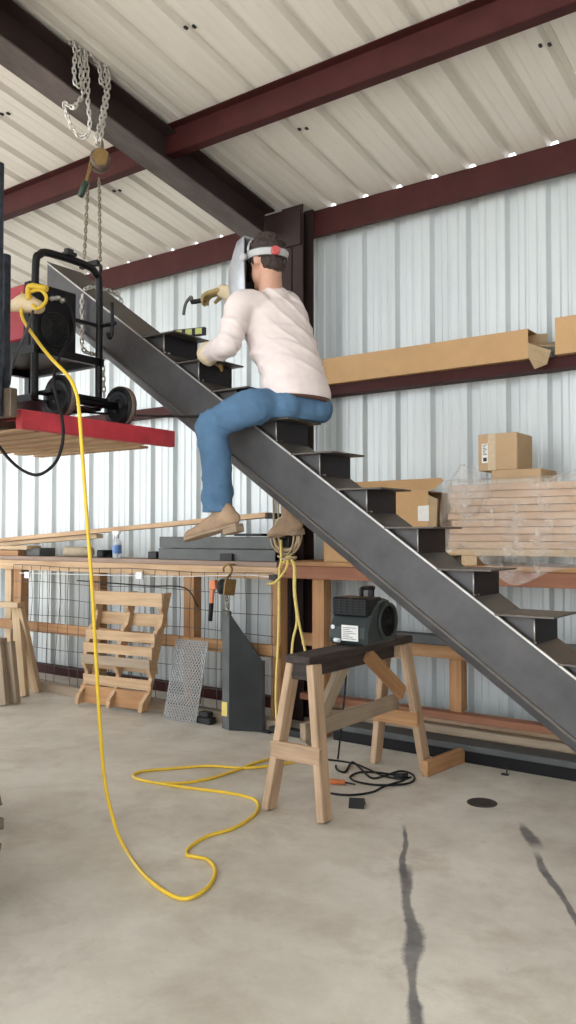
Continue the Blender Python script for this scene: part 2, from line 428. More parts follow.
for x, o in pr:
    for Y in (YF, 5.348): vs.append((x, Y, roofz(Y) + o))
rm_.add(vs, [(2 * i, 2 * i + 1, 2 * i + 3, 2 * i + 2) for i in range(len(pr) - 1)])
ce = rm_.build('ceiling', sheet_material('cream_roof_sheet', (.64, .612, .562), (.71, .685, .635), .5, .0, 'y'))
ce.modifiers.new('t', 'SOLIDIFY').thickness = .002
struct(ce, 'cream ribbed metal roof sheets seen from below', 'ceiling')
sd = MB()  # unseen end wall, added to keep light from the right off the ribs
sd.add([(XR, YF, 0), (XR, YW, 0), (XR, YW, roofz(YW)), (XR, YF, roofz(YF))], [(0, 1, 2, 3)])
ws = sd.build('wall_blocker_right', MATS.get('x') or sheet_material('end_sheet', (.52, .56, .57), (.64, .68, .69), .4, .2, 'z'))
ws.modifiers.new('t', 'SOLIDIFY').thickness = .01
struct(ws, 'unseen grey end wall added at the right to block light', 'wall')
# roof clips: little pairs of fasteners seen on the underside
for px, py in ((190, 26), (303, 128), (545, 44), (5, 113), (117, 190)):
    d = _ray(px, py); t = (3.938 + SL * 5.3 - CAMH) / (d.z + SL * d.y); p = _o + d * t
    fb = MB()
    for k in (-1, 1): fb.box(p.x + k * .022 - .008, p.x + k * .022 + .008, p.y - .012 + k * .01, p.y + .012 + k * .01, p.z - .012, p.z - .001)
    fb.build('roof_clip', M_DKSTEEL, ce)

# steel frame
def cee(name, x0, x1, Y, z0, z1, fl, m, label, cat):
    b = MB(); t = .006
    b.box(x0, x1, Y, Y + t, z0, z1); b.box(x0, x1, Y + t, Y + fl, z0, z0 + t); b.box(x0, x1, Y + t, Y + fl, z1 - t, z1)
    b.box(x0, x1, Y + fl - t, Y + fl, z0 + t, z0 + .025)
    return struct(b.build(name, m), label, cat)
cee('eave_strut', XL, XR, 5.30, 3.725, 3.926, .04, M_PURL, 'dark red eave beam along the top of the ribbed wall', 'beam')
b = MB(); b.box(XL, XR, 5.341, 5.452, 3.884, 3.889)  # unseen strip, added to stop light falling through the eave slit
struct(b.build('eave_light_block', M_PURL), 'unseen dark strip added behind the eave beam to block light', 'trim')
def zpurlin(Y, label):
    b = MB(); zt = roofz(Y) - .004; d = .162; t = .006
    for x0, x1 in ((XL, -3.965), (-3.955, XR)):
        b.box(x0, x1, Y - .004, Y + .004, zt - d, zt - .004)
        b.bar(((x0), Y - .032, zt + .001), ((x1), Y - .032, zt + .001), .064, t)
        b.bar(((x0), Y + .036, zt - d), ((x1), Y + .036, zt - d), .072, t)
        b.bar(((x0), Y + .07, zt - d + .012), ((x1), Y + .07, zt - d + .012), .005, .024)
    return struct(b.build('roof_purlin', M_PURL), label, 'beam')
zpurlin(4.02, 'dark red roof purlin running across the photo nearest the ribbed wall')
zpurlin(2.50, 'dark red roof purlin above the camera, one bay out from the wall')
zpurlin(0.98, 'dark red roof purlin two bays out from the wall')
zpurlin(-.54, 'dark red roof purlin three bays out from the wall')
zpurlin(-2.1, 'dark red roof purlin four bays out from the wall')
zpurlin(-3.9, 'dark red roof purlin at the open front edge')
def ibeam(b, p0, p1, bf, d, up, t=.012):
    p0, p1, up = V(p0), V(p1), V(up).normalized()
    b.bar(p0, p1, .010, d, up); b.bar(p0 + up * (d / 2 - t / 2), p1 + up * (d / 2 - t / 2), bf, t, up); b.bar(p0 - up * (d / 2 - t / 2), p1 - up * (d / 2 - t / 2), bf, t, up)
RD = .245; XRF = -3.96
b = MB(); up_ = V((0, SL, 1)).normalized(); A_, B_ = V((XRF, YF, roofz(YF) - .034)), V((XRF, 5.12, roofz(5.12) - .034))
b.bar(A_ - up_ * (RD / 2), B_ - up_ * (RD / 2), .010, RD - .024, up_); b.bar(A_ - up_ * .006, B_ - up_ * .006, .20, .012, up_)
rf = b.build('roof_rafter', M_RAFT)
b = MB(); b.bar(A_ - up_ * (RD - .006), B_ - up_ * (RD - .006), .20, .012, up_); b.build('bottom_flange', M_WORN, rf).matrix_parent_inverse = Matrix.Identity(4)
struct(rf, 'brown I-beam rafter with the chain hoist hanging from it', 'beam')
b = MB(); ibeam(b, (-3.71, 5.215, 0), (-3.71, 5.215, roofz(5.3) - .005), .20, .15, (0, 1, 0))
b.box(-4.06, -3.62, 5.12, 5.139, 3.62, 3.91)
struct(b.build('steel_column', M_RAFT), 'brown steel column against the wall behind the welder', 'column')
b = MB(); t = .006
b.box(XL, XR, 5.30, 5.306, 2.47, 2.545); b.box(XL, XR, 5.306, 5.43, 2.539, 2.545); b.box(XL, XR, 5.306, 5.43, 2.47, 2.476)
struct(b.build('wall_girt', M_PURL), 'dark red girt along the middle of the ribbed wall', 'beam')
# base channel at foot of wall
b = MB(); b.box(XL, XR, 5.38, 5.44, 0, .09)
struct(b.build('baseboard_back', M_PURL), 'dark base channel at the foot of the ribbed wall', 'baseboard')

# ================================================================== STEEL STAIR
SX0, SZ0, RUN, RISE = -3.366, 2.500, .2565, .1785
YN, YB = 3.25, 3.52
K = RISE / RUN
def stz(X): return SZ0 - K * (X - SX0)
stair = thing('steel_stair', 'dark steel box-beam staircase with bare bracket steps rising to the left', 'staircase', (0.0, 3.385, 0))
ca = math.cos(math.atan(K)); nv = V((K * ca, 0, ca)); tv = V((ca, 0, -K * ca))
def sweep(prof, x0, x1):
    """profile of (Y, depth below the top line), ends cut plumb"""
    rings = []
    for X in (x0, x1):
        rings.append([V((X, y, stz(X) - d / ca)) for y, d in prof])
    return rings
b = MB()
D = .252
prof = [(YN, .004), (YN, D - .042), (YN + .012, D - .012), (YN + .035, D), (YB - .035, D), (YB - .012, D - .012), (YB, D - .042), (YB, .004)]
rings = [[V((X, y, stz(X) - d / ca)) for y, d in prof] for X in (-4.22, -.36)]
end = []
for y, d in prof:          # last ring: foot cut level on the slab
    X = SX0 + (SZ0 - d / ca - .004) / K; end.append(V((X, y, .004)))
b.loft(rings + [end], smooth=False)
b.build('box_stringer', M_STEEL, stair)
b = MB(); prof = [(YN - .004, -.003), (YN - .004, .006), (YB + .004, .006), (YB + .004, -.003)]
end = [V((SX0 + (SZ0 - d / ca - .004) / K, y, .004)) for y, d in prof]
b.loft([[V((X, y, stz(X) - d / ca)) for y, d in prof] for X in (-4.22,)] + [end], smooth=False)
b.build('top_plate', M_STEEL_L, stair)
b = MB(); prof = [(YN - .007, -.001), (YN - .007, .007), (YN - .001, .007), (YN - .001, -.001)]
end = [V((SX0 + (SZ0 - d / ca - .004) / K, y, .004)) for y, d in prof]
b.loft([[V((X, y, stz(X) - d / ca)) for y, d in prof] for X in (-4.22,)] + [end], smooth=False)
b.build('weld_bead', M_STEEL_B, stair)
b = MB()
for d0 in (.055,):
    prof = [(YN - .006, D - d0), (YN - .006, D - d0 + .008), (YN + .004, D - d0 + .012), (YN + .004, D - d0 - .006)]
    end = [V((SX0 + (SZ0 - d / ca - .004) / K, y, .004)) for y, d in prof]
    b.loft([[V((X, y, stz(X) - d / ca)) for y, d in prof] for X in (-4.22,)] + [end], smooth=False)
b.build('flange_edge', M_STEEL_L, stair)
for n in range(13):
    X = SX0 + RUN * n; z = SZ0 - RISE * n
    b = MB(); b.box(X - .006, X + .238, YN - .012, YB + .005, z - .001, z + .007)
    b.build('tread', M_STEEL_L, stair, .001)
    b = MB(); b.box(X + .152, X + .160, YN + .004, YB - .004, stz(X + .156) + .001, z - .001)
    b.build('riser', M_BLKMET, stair)  # black in place of the stair steel: shade on the risers put into the colour
    b = MB(); b.prism([(X + .150, YN + .03, z - .002), (X + .008, YN + .03, z - .002), (X + .150, YN + .03, stz(X + .15) + .002)], (0, .006, 0))
    b.build('gusset', M_STEEL, stair)
    b = MB(); b.tube([(X + .156, YN + .0, stz(X + .156) + .005), (X + .156, YN - .002, z - .004)], .0035, 6)
    for q in range(4): b.ball((X + .152 + .006 * random.random(), YN + .006 + .012 * q, stz(X + .156) + .008), .006, n=6, m=4)
    b.build('weld_seam', M_STEEL_B, stair)
# spirit level resting on the top step
p = V((-3.16, 3.40, SZ0 + .008))
lv = thing('spirit_level', 'short green-yellow spirit level lying on the topmost stair step', 'level', p)
b = MB(); d = V((.95, .25, 0)).normalized(); b.bar(p - d * .10 + V((0, 0, .022)), p + d * .10 + V((0, 0, .022)), .022, .044); b.build('level_body', M_BLKPAINT, lv, .002)
b = MB(); sdv = V((.25, -.95, 0)).normalized()
for k in (-.062, 0, .062):
    b = MB(); b.bar(p + d * (k - .020) + V((0, 0, .023)) + sdv * .0115, p + d * (k + .020) + V((0, 0, .023)) + sdv * .0115, .003, .032); b.build('vial_window', M_LEVEL, lv)
# thin welding lead across the stringer
b = MB(); pts = [atY(72, 411, 3.0), atY(110, 414, 3.1), atY(150, 416, 3.19), atY(180, 416.5, 3.225), atY(210, 417, 3.235), atY(250, 421, 3.238)]
b.tube(spline(pts, 6), .006, 6)
tag(b.build('welding_lead', M_BLACK), 'thin black welding lead running from the pallet across the stair side', 'cable')

# ================================================================== THE WELDER
LF = V((-.34, -.94, 0)).normalized(); FW = V((-.94, .34, 0)).normalized(); UP = V((0, 0, 1))
man = thing('person', 'person in pale long-sleeved shirt, jeans and silver welding hood straddling the stair', 'person', (-2.42, 3.40, SZ0 - RISE * 3 + .007))
pel = V((-2.425, 3.40, 2.056)); wai = V((-2.45, 3.395, 2.20)); che = V((-2.515, 3.385, 2.40)); upc = V((-2.545, 3.375, 2.545)); nek = V((-2.565, 3.365, 2.665)); hed = atY(266, 262, 3.365)
lhip = pel + LF * .085; rhip = pel - LF * .085
lth = V((-2.52, 3.165, 2.025)); lkn = V((-2.722, 3.085, 1.940)); lan = V((-2.69, 3.095, 1.545))
rth = V((-2.56, 3.56, 2.03)); rkn = V((-2.80, 3.66, 1.93)); ran = V((-2.64, 3.63, 1.56))
lsh = V((-2.615, 3.20, 2.545)); lel = atY(229, 343, 3.10); lwr = atY(206, 355, 3.27)
rsh = atY(286, 307, 3.51); rel = V((-2.73, 3.68, 2.60)); rwr = atY(225, 290, 3.53)
# head frame
HF = V((-.97, .20, -.20)).normalized(); HL = UP.cross(HF).normalized(); HU = HF.cross(HL).normalized()
def hp(f, l, u): return hed + HF * f + HL * l + HU * u
hrot = Matrix((HF, HL, HU)).transposed()
b = MB()
limb(b, [pel, wai, che, upc], [(.135, .10), (.125, .09), (.15, .10), (.15, .085)], LF)
limb(b, [upc, nek, hp(-.02, 0, -.06)], [.07, .062, .06], LF)
b.ball(hp(-.01, 0, .02), .098, .078, .105, 18, 12, hrot); b.ball(hp(.03, 0, -.05), .07, .06, .075, 16, 10, hrot)
b.ball(hp(.105, 0, -.02), .022, .014, .024, 8, 6, hrot); b.ball(hp(.09, 0, -.062), .014, .024, .010, 8, 6, hrot); b.ball(hp(.085, 0, -.10), .022, .026, .018, 8, 6, hrot)
for s_ in (-1, 1): b.ball(hp(-.012, .080 * s_, -.012), .020, .009, .032, 8, 6, hrot)
limb(b, [lhip, lth, lkn], [.07, .07, .055], UP); limb(b, [lkn, lan], [.052, .038], FW)
limb(b, [rhip, rth, rkn], [.07, .07, .055], UP); limb(b, [rkn, ran], [.052, .038], FW)
limb(b, [lsh, lel], [.045, .036], UP); limb(b, [lel, lwr], [.035, .026], UP)
limb(b, [rsh, rel], [.045, .036], UP); limb(b, [rel, rwr], [.035, .026], UP)
def body_seat(co, n_):
    zt = SZ0 - RISE * 3 + .022
    return V((0, 0, zt - co.z)) if (co.z < zt and co.z > zt - .14 and -2.62 < co.x < -2.2 and 3.19 < co.y < 3.62) else V((0, 0, 0))
organic(b, 'body', M_SKIN, man, .010, 3, body_seat)
# shirt
def shirt_fold(co, n_):
    h = (co - pel).dot(V((-.2, 0, .98)))
    s_ = co.dot(LF)
    d_ = (co - lsh).length
    ph = h * 34 - s_ * 7 + 1.6 * noise.noise(co * 5)
    w = (1 - abs(math.sin(ph))) ** 2.5 * max(0, 1 - abs(h - .26) / .24) * .013
    ph2 = (co - lsh).dot((UP * .75 - LF * .65)) * 42 + 1.2 * noise.noise(co * 4)
    w += (1 - abs(math.sin(ph2))) ** 3 * max(0, 1 - abs(d_ - .26) / .2) * .010
    arm = noise.noise(V((co.x * 18, co.y * 12, co.z * 22))) * .004
    e_ = (co - lel).length
    w += (1 - abs(math.sin(e_ * 70 + 2 * noise.noise(co * 9)))) ** 3 * max(0, 1 - e_ / .16) * .006
    r = n_ * (w + arm)
    zh = pel.z + .036 + .10 * (pel.x - co.x) * (1 if co.x < pel.x else .4)
    if co.z < zh and co.z < pel.z + .08: r.z = zh - co.z
    return r
b = MB()
limb(b, [pel + V((.004, 0, .03)), pel + V((-.012, 0, .10)), wai + V((0, 0, .04)), che, upc + V((0, 0, -.01)), upc + V((-.01, 0, .045))],
     [(.190, .148), (.184, .140), (.172, .124), (.195, .128), (.185, .112), (.10, .085)], LF, 22)
limb(b, [upc + V((-.012, 0, .03)), upc + V((-.016, 0, .062))], [(.11, .085), (.078, .070)], LF)
limb(b, [upc + LF * .09, lsh, (lsh * .5 + lel * .5) + V((0, -.01, .0)), lel, (lel + lwr) / 2, lwr], [.085, .082, .066, .056, .05, .043], UP)
limb(b, [upc - LF * .09 + V((0, 0, .01)), rsh, (rsh + rel) / 2, rel, (rel + rwr) / 2, rwr + (rel - rwr) * .2], [.085, .080, .064, .054, .048, .044], UP)
organic(b, 'shirt', M_SHIRT, man, .009, 7, shirt_fold)
# jeans
def jean_fold(co, n_):
    kd = (co - lkn).length
    hemz = max(0, 1 - abs(co.z - 1.58) / .14)
    kn = max(0, 1 - kd / .18); th = max(0, 1 - (co - lth).length / .25)
    def rdg(v): return max(0, 1 - abs(noise.noise(v)) * 3.2) ** 2
    w = rdg(V((co.x * 5, co.y * 5, co.z * 13 + co.x * 4))) * (.004 + .006 * hemz + .008 * kn) + rdg(V((co.x * 16 + co.z * 9, co.y * 6, co.z * 6))) * .010 * th
    w -= .004
    r = n_ * (w + noise.noise(co * 7) * .003)
    if co.z < 1.512 and co.y < 3.3: r.z = 1.512 - co.z
    zt = SZ0 - RISE * 3 + .0085
    if co.x > -2.585 and co.x < -2.25 and 3.205 < co.y < 3.60 and co.z + r.z < zt and co.z > zt - .12: r.z = zt - co.z
    return r
b = MB()
limb(b, [pel + V((-.02, 0, .105)), pel + V((.0, 0, .02)), pel + V((.01, 0, -.02))], [(.160, .118), (.172, .128), (.150, .11)], LF, 22)
b.ball(pel + LF * .075 + V((.035, .01, -.015)), .095, .10, .088); limb(b, [lhip + LF * .035 + V((.05, 0, -.02)), lhip + LF * .06 + V((-.03, 0, -.022)), lth], [.088, .088, .088], UP); b.ball(pel - LF * .075 + V((.035, .01, -.015)), .095, .10, .088)
limb(b, [lhip + V((-.02, 0, -.015)), lth, lth * .4 + lkn * .6 + V((0, 0, .004)), lkn], [.096, .093, .086, .078], UP)
limb(b, [lkn, lkn * .62 + lan * .38 + V((.016, 0, 0)), lkn * .3 + lan * .7 + V((.012, 0, 0)), lan + V((.004, 0, .0)), lan + V((.004, 0, -.035))], [.080, .080, .078, .080, .081], FW)
limb(b, [rhip, rth, rkn], [.105, .092, .074], UP); limb(b, [rkn, (rkn + ran) / 2, ran + V((0, 0, .06))], [.074, .072, .066], FW)
jeans = organic(b, 'jeans', M_JEANS, man, .009, 5, jean_fold)
b = MB(); ring = []
for k in range(24):
    an = 2 * math.pi * k / 24
    ring.append(pel + V((.004, 0, .030)) + LF * (.177 * math.cos(an)) + FW * (.135 * math.sin(an)) + V((0, 0, .013 * math.cos(an))))
b.tube(ring, .017, 6, True, flat=.35, side=UP); b.build('belt', M_BELT, man)
# boots
def boot(ank, heel, toe, lat):
    """western work boot from heel to toe; lat = sideways"""
    ank, heel, toe, lat = V(ank), V(heel), V(toe), V(lat).normalized()
    d = (toe - heel); L = d.length; d.normalize(); upn = lat.cross(d); 
    if upn.z < 0: upn = -upn
    def q(t, h): return heel + d * (L * t) + upn * h
    b = MB()
    limb(b, [ank + V((0, 0, .05)), ank * .5 + q(.20, .10) * .5, q(.2, .075)], [(.048, .044), (.052, .046), (.056, .044)], d)
    limb(b, [q(.10, .052), q(.35, .056), q(.62, .042), q(.85, .034), q(.97, .028)], [(.042, .038), (.044, .054), (.047, .038), (.046, .027), (.028, .016)], lat)
    bo = organic(b, 'boot', M_BOOT, man, .008, 4, lambda co, n_: n_ * noise.noise(co * 24) * .004)
    b = MB(); pl = [(.0, .030), (.12, .036), (.35, .036), (.6, .050), (.8, .048), (.93, .036), (1.0, .014)]
    P = [q(t, .006) + lat * w for t, w in pl] + [q(t, .006) - lat * w for t, w in pl[::-1]]
    b.prism(P, upn * .014)
    hp_ = [(.0, .030), (.12, .035), (.24, .034)]
    P = [q(t, -.022) + lat * w for t, w in hp_] + [q(t, -.022) - lat * w for t, w in hp_[::-1]]
    b.prism(P, upn * .03); so = b.build('boot_sole', M_SOLE, bo, .003); so.matrix_parent_inverse = Matrix.Identity(4)
    return bo
lx = V((0, 1, 0))
boot(lan + V((-.004, 0, 0)), atY(240, 527, 3.095), atY(186, 543, 3.06), V((.05, 1, 0)))
boot(ran, atY(301, 531, 3.63), atY(270, 539, 3.55), V((.2, 1, 0)))
# hands in leather gloves
def glove(wr, hand, palm_n, spread, curl, thumb_dir, cuff_from, name='glove'):
    wr, hand = V(wr), V(hand); d = (hand - wr).normalized(); pn = V(palm_n); pn = (pn - d * pn.dot(d)).normalized(); sd_ = d.cross(pn).normalized()
    b = MB(); pc = wr + d * .065
    limb(b, [wr, wr + d * .05, wr + d * .098], [(.034, .026), (.046, .021), (.045, .019)], sd_)
    for i, (o_, L_) in enumerate(((-.036, .066), (-.012, .078), (.013, .074), (.036, .058))):
        k0 = wr + d * .095 + sd_ * o_; dirv = d; pts = [k0]
        for j in range(3):
            an = curl * (j + .6); dirv = d * math.cos(an) + pn * math.sin(an) + sd_ * (o_ * spread)
            pts.append(pts[-1] + dirv * (L_ * (.42, .32, .26)[j]))
        limb(b, pts, [.0125, .0125, .0115, .0095], sd_, 10, 3)
    t0 = wr + d * .03 + sd_ * (-.036 * thumb_dir); t1 = t0 + d * .03 + sd_ * (-.026 * thumb_dir) + pn * .015; t2 = t1 + d * .034 + pn * .022 + sd_ * (.006 * thumb_dir)
    limb(b, [t0, t1, t2], [.017, .014, .011], sd_, 10, 4)
    g = organic(b, name, M_GLOVE, man, .0045, 3)
    b = MB(); limb(b, [cuff_from, V(cuff_from) * .45 + wr * .55, wr + d * .02], [.064, .056, .038], UP)
    cf = organic(b, 'glove_cuff', M_CUFF, man, .008, 3, lambda co, n_: n_ * noise.noise(co * 25) * .005)
    cf.parent = g; cf.matrix_parent_inverse = g.matrix_parent_inverse.inverted() @ Matrix.Translation(-man.location) if False else Matrix.Identity(4)
    return g
rha = atY(200, 297, 3.49)
glove(rwr, rha, (0, .1, -1), .25, .55, 1, rwr + (rel - rwr) * .38)
lha = lwr + V((-.07, .16, -.03))
glove(lwr + V((.02, .01, .0)), lha, (0, 0, -1), .3, .30, -1, lwr + (lel - lwr) * .12)
# hair
b = MB(); b.ball(hp(-.018, 0, .035), .104, .086, .100, 18, 12, hrot); b.ball(hp(-.055, 0, -.025), .060, .072, .065, 14, 10, hrot)
for i in range(90):
    th = random.uniform(0, 2 * math.pi); ph = random.uniform(.1, 1.5)
    v_ = V((math.sin(ph) * math.cos(th), math.sin(ph) * math.sin(th), math.cos(ph)))
    b.ball(hp(-.02 + v_.x * .104, v_.y * .086, .038 + v_.z * .098), random.uniform(.008, .015), n=6, m=5)
organic(b, 'hair', M_HAIR, man, .007, 2, lambda co, n_: n_ * noise.noise(co * 60) * .006)
# welding hood
hood = MB(); rows = []
NZ, NA = 9, 17
for i in range(NZ):
    u_ = i / (NZ - 1); z = .145 - .36 * u_
    fr_ = .150 + .115 * math.sin(math.pi * .5 * min(1, u_ * 1.9)) - .015 * u_; hw = .086 + .016 * math.sin(math.pi * u_); re = .045 + .06 * u_ ** 2
    row = []
    for j in range(NA):
        a_ = -1 + 2 * j / (NA - 1)
        th = a_ * R(90)
        x = re + (fr_ - re) * max(0, math.cos(th)) ** .55; y = hw * math.copysign(abs(math.sin(th)) ** .8, a_)
        row.append(hp(x, y, z))
    rows.append(row)
vs = [p for r_ in rows for p in r_]
hood.add(vs, [(i * NA + j, i * NA + j + 1, (i + 1) * NA + j + 1, (i + 1) * NA + j) for i in range(NZ - 1) for j in range(NA - 1)], None, True)
top = [hp(.05, .0, .152)]
hood.add(rows[0] + top, [(j, j + 1, NA) for j in range(NA - 1)], None, True)
ho = hood.build('welding_hood', [M_HELM, M_HELMIN], man)
sdm = ho.modifiers.new('t', 'SOLIDIFY'); sdm.thickness = .006; sdm.offset = 0; sdm.material_offset = 0
b = MB(); inn = [p + (hed - p).normalized() * .009 for p in vs]
b.add(inn, [(i * NA + j, i * NA + j + 1, (i + 1) * NA + j + 1, (i + 1) * NA + j) for i in range(NZ - 1) for j in range(NA - 1)], None, True)
li = b.build('hood_lining', M_HELMIN, ho); li.matrix_parent_inverse = Matrix.Identity(4); li.modifiers.new('t', 'SOLIDIFY').thickness = .002
b = MB()
b.bar(hp(.205, -.055, .03), hp(.205, .055, .03), .012, .075, HU); le = b.build('lens_window', M_BLKPAINT, ho, .004); le.matrix_parent_inverse = Matrix.Identity(4)
b = MB(); ring = []
for k in range(28):
    an = 2 * math.pi * k / 28; ring.append(hp(-.015 + .116 * math.cos(an), .093 * math.sin(an), .022 + .03 * math.cos(an)))
b.tube(ring, .019, 8, True, flat=.18, side=HU); hb = b.build('headband', M_BAND, ho); hb.matrix_parent_inverse = Matrix.Identity(4)
b = MB(); ring = []
for k in range(15):
    an = R(-85 + 170 * k / 14); ring.append(hp(.02, .096 * math.sin(an), .04 + .10 * math.cos(an)))
b.tube(ring, .010, 6, False, flat=.3, side=HF); b.cyl(hp(.055, .088, .03), hp(.055, .112, .03), .020, 14)
hb = b.build('headband_strap', M_BAND, ho); hb.matrix_parent_inverse = Matrix.Identity(4)
b = MB(); b.lathe(hp(-.118, .040, -.006), (-HF + HL * .45), [(.024, 0), (.024, .014), (.019, .022)], 16); kb = b.build('ratchet_knob', M_KNOB, ho); kb.matrix_parent_inverse = Matrix.Identity(4)
# torch in the right glove
tr = thing('welding_torch', 'black welding torch with curved swan neck held in the right glove', 'welding torch', rha)
gd = (rha - rwr).normalized()
pts = [rha + gd * -.03 + V((0, .0, -.024)), rha + gd * .02 + V((0, 0, -.02)), rha + gd * .055 + V((0, 0, -.015))]
b = MB(); b.tube(spline(pts, 4), .014, 10); b.build('torch_handle', M_BLACK, tr)
pts = [pts[-1], atY(191, 297, 3.47), atY(186, 303, 3.46), atY(184, 311, 3.45), atY(183.5, 315, 3.45)]
b = MB(); b.tube(spline(pts, 5), [.010] * 6 + [.009] * 15, 8); b.build('torch_neck', M_GREYST, tr)

# ================================================================== CHAIN HOIST AND CHAINS
def rx(px, py, X): return atX(px, py, X)
b = MB(); XF = -3.835
chain(b, spline([rx(x, y, XF) for x, y in [(73, 41), (75, 52), (74, 68), (75, 84), (78, 88), (81, 80), (80, 66), (79, 52), (82, 47), (84, 58), (83, 76), (83, 94), (78, 102)]] + [rx(73, 108, -3.85), rx(64, 103, -3.93), rx(68, 118, -3.93), rx(74, 131, -3.92), rx(82, 138, -3.90), rx(88, 134, -3.86)] +
      [rx(x, y, XF) for x, y in [(90, 122), (88, 104), (88, 84), (87, 66), (85, 51), (91, 56), (98, 62), (100, 72), (101, 84), (104, 87), (105, 76), (104, 66), (107, 68), (109, 80), (107, 100), (104, 118), (102, 132)]] + [rx(100, 142, -3.88), rx(100, 152, -3.91)], 5), .05, .031, .0052)
chain(b, spline([rx(x, y, XF) for x, y in [(109, 74), (106, 90), (103, 108), (100, 124), (96, 138)]] + [rx(99, 150, -3.9)], 5), .05, .031, .0052)
# the turns that go over the top flange
for x, y in ((73, 41), (84, 50), (100, 63), (108, 72)):
    p = rx(x, y, XF); chain(b, [p, V((p.x - .03, p.y, roofz(p.y) - .017)), V((p.x - .12, p.y, roofz(p.y) - .017)), V((p.x - .235, p.y, roofz(p.y) - .02)), V((p.x - .245, p.y, roofz(p.y) - .14))], .05, .026, .004)
tag(b.build('lifting_chain', M_GALV), 'silver link chain looped several times over the brown rafter', 'chain')
hc = atY(100, 161, 3.36)
hst = thing('chain_hoist', 'lever chain hoist with gold side plate and green grip hanging under the rafter', 'hoist', hc)
ax = V((.8, -.6, 0)).normalized(); sx = V((-.6, -.8, 0)).normalized()
b = MB(); b.lathe(hc - ax * .05, ax, [(.045, 0), (.06, .006), (.06, .035), (.05, .04), (.05, .07), (.062, .074), (.062, .092), (.045, .1)], 22); b.build('hoist_body', M_FORKBR, hst)
b = MB(); b.prism([hc + ax * .052 + sx * a_ + V((0, 0, c_)) for a_, c_ in ((-.045, .03), (-.02, .055), (.03, .05), (.05, .0), (.02, -.05), (-.03, -.045))], ax * .006); b.build('side_plate', M_BRASS, hst)
lv0 = hc + ax * .0 + V((-.045, -.03, -.03)); lv1 = atY(80, 197, 3.30); lvm = atY(86, 182, 3.30)
b = MB(); b.bar(lv0, lvm, .02, .034, ax); b.bar(lv0 + V((0, 0, .05)), lvm, .012, .03, ax); lever = b.build('lever', M_BRASS, hst, .003)
b = MB(); b.tube([lvm, lvm * .3 + lv1 * .7, lv1], [.019, .021, .017], 10); gp_ = b.build('lever_grip', M_GREENGRIP, lever); gp_.matrix_parent_inverse = Matrix.Identity(4)
b = MB(); top = atY(100, 146, 3.38); b.tube(spline([hc + V((0, 0, .055)), top + V((.02, 0, -.02)), top + V((.015, 0, .025)), top + V((-.015, 0, .025)), top + V((-.02, 0, 0))], 5), .009, 8); b.build('top_hook', M_GALVD, hst)
zs = stz(-3.95) + .03
for (x0, y0), (x1, y1) in (((88.5, 172), (84, 262)), ((99, 178), (100, 262))):
    b = MB(); chain(b, [atY(x0, y0, 3.36), atY(x1, y1, 3.37)], .036, .024, .005); b.build('load_chain', M_GALVD, hst)
b = MB(); p = atY(92, 266, 3.37); b.bar(p + V((-.07, -.03, .0)), p + V((.06, .0, .01)), .03, .03); b.tube(spline([p + V((.05, 0, 0)), p + V((.08, 0, -.02)), p + V((.07, 0, -.06)), p + V((.03, 0, -.05))], 4), .011, 8); b.build('bottom_hook', M_BLKPAINT, hst)
# sling chain round the head of the stair
b = MB(); X = -3.862; zt = stz(X)
chain(b, spline([(X, YN - .022, zt - .02), (X, YN - .022, zt - .2), (X, YN - .02, zt - .34), (X, YN + .05, zt - .36), (X, YB - .05, zt - .36), (X, YB + .025, zt - .3), (X, YB + .025, zt - .05), (X + .01, YB - .02, zt + .04), (X, 3.38, zt + .05), (X, YN + .03, zt + .035)], 4, True), .046, .03, .005)
tag(b.build('sling_chain', M_GALV), 'silver chain wrapped around the raised head of the stair beam', 'chain')
b = MB(); chain(b, spline([atY(99, 350, 3.235), atY(102, 358, 3.2), atY(103, 375, 3.2), atY(104, 397, 3.2)], 5), .046, .03, .005); chain(b, spline([atY(99, 352, 3.235), atY(99.5, 362, 3.2), atY(100, 378, 3.2), atY(101, 392, 3.2)], 5), .046, .03, .005)
tag(b.build('chain_tail', M_GALV), 'loose doubled chain end dangling beside the black cart frame', 'chain')

# ================================================================== FORKLIFT, PALLET AND WELDING CART
PZ0, PX1, PY0, PY1 = 1.895, -3.29, 2.40, 3.41
pal = thing('lifted_pallet', 'wooden pallet with red painted end board raised on the forks', 'pallet', (-3.85, 2.9, PZ0))
nb = 7
for i in range(nb):
    y = PY0 + .07 + (PY1 - PY0 - .14) * i / (nb - 1)
    b = MB(); b.box(-4.42, PX1 - .045 - (.0 if i < nb - 1 else .12), y - .036, y + .036, PZ0 + .002, PZ0 + .0155); b.build('bottom_board', M_PINE, pal, .002)
for x in (-4.40, -3.87): b = MB(); b.box(x, x + .04, PY0, PY1, PZ0 + .016, PZ0 + .080); b.build('stringer_board', M_GREYW, pal, .003)
b = MB(); b.box(PX1 - .04, PX1 + .004, PY0 - .01, PY1 + .01, PZ0 + .004, PZ0 + .0955); b.build('end_board', M_REDPAINT, pal, .004)
for i in range(nb):
    y = PY0 + .07 + (PY1 - PY0 - .14) * i / (nb - 1)
    b = MB(); b.box(-4.42, PX1 - .041, y - .055, y + .055, PZ0 + .080, PZ0 + .096); b.build('deck_board', M_REDPAINT, pal, .002)
DZ = PZ0 + .096
cart = thing('welding_cart', 'black tube welding cart on two wheels standing on the raised pallet', 'cart', (-3.7, 2.85, DZ))
XU, Y1, Y2, WR = -3.51, 2.63, 3.05, .115
b = MB(); zt = 2.86
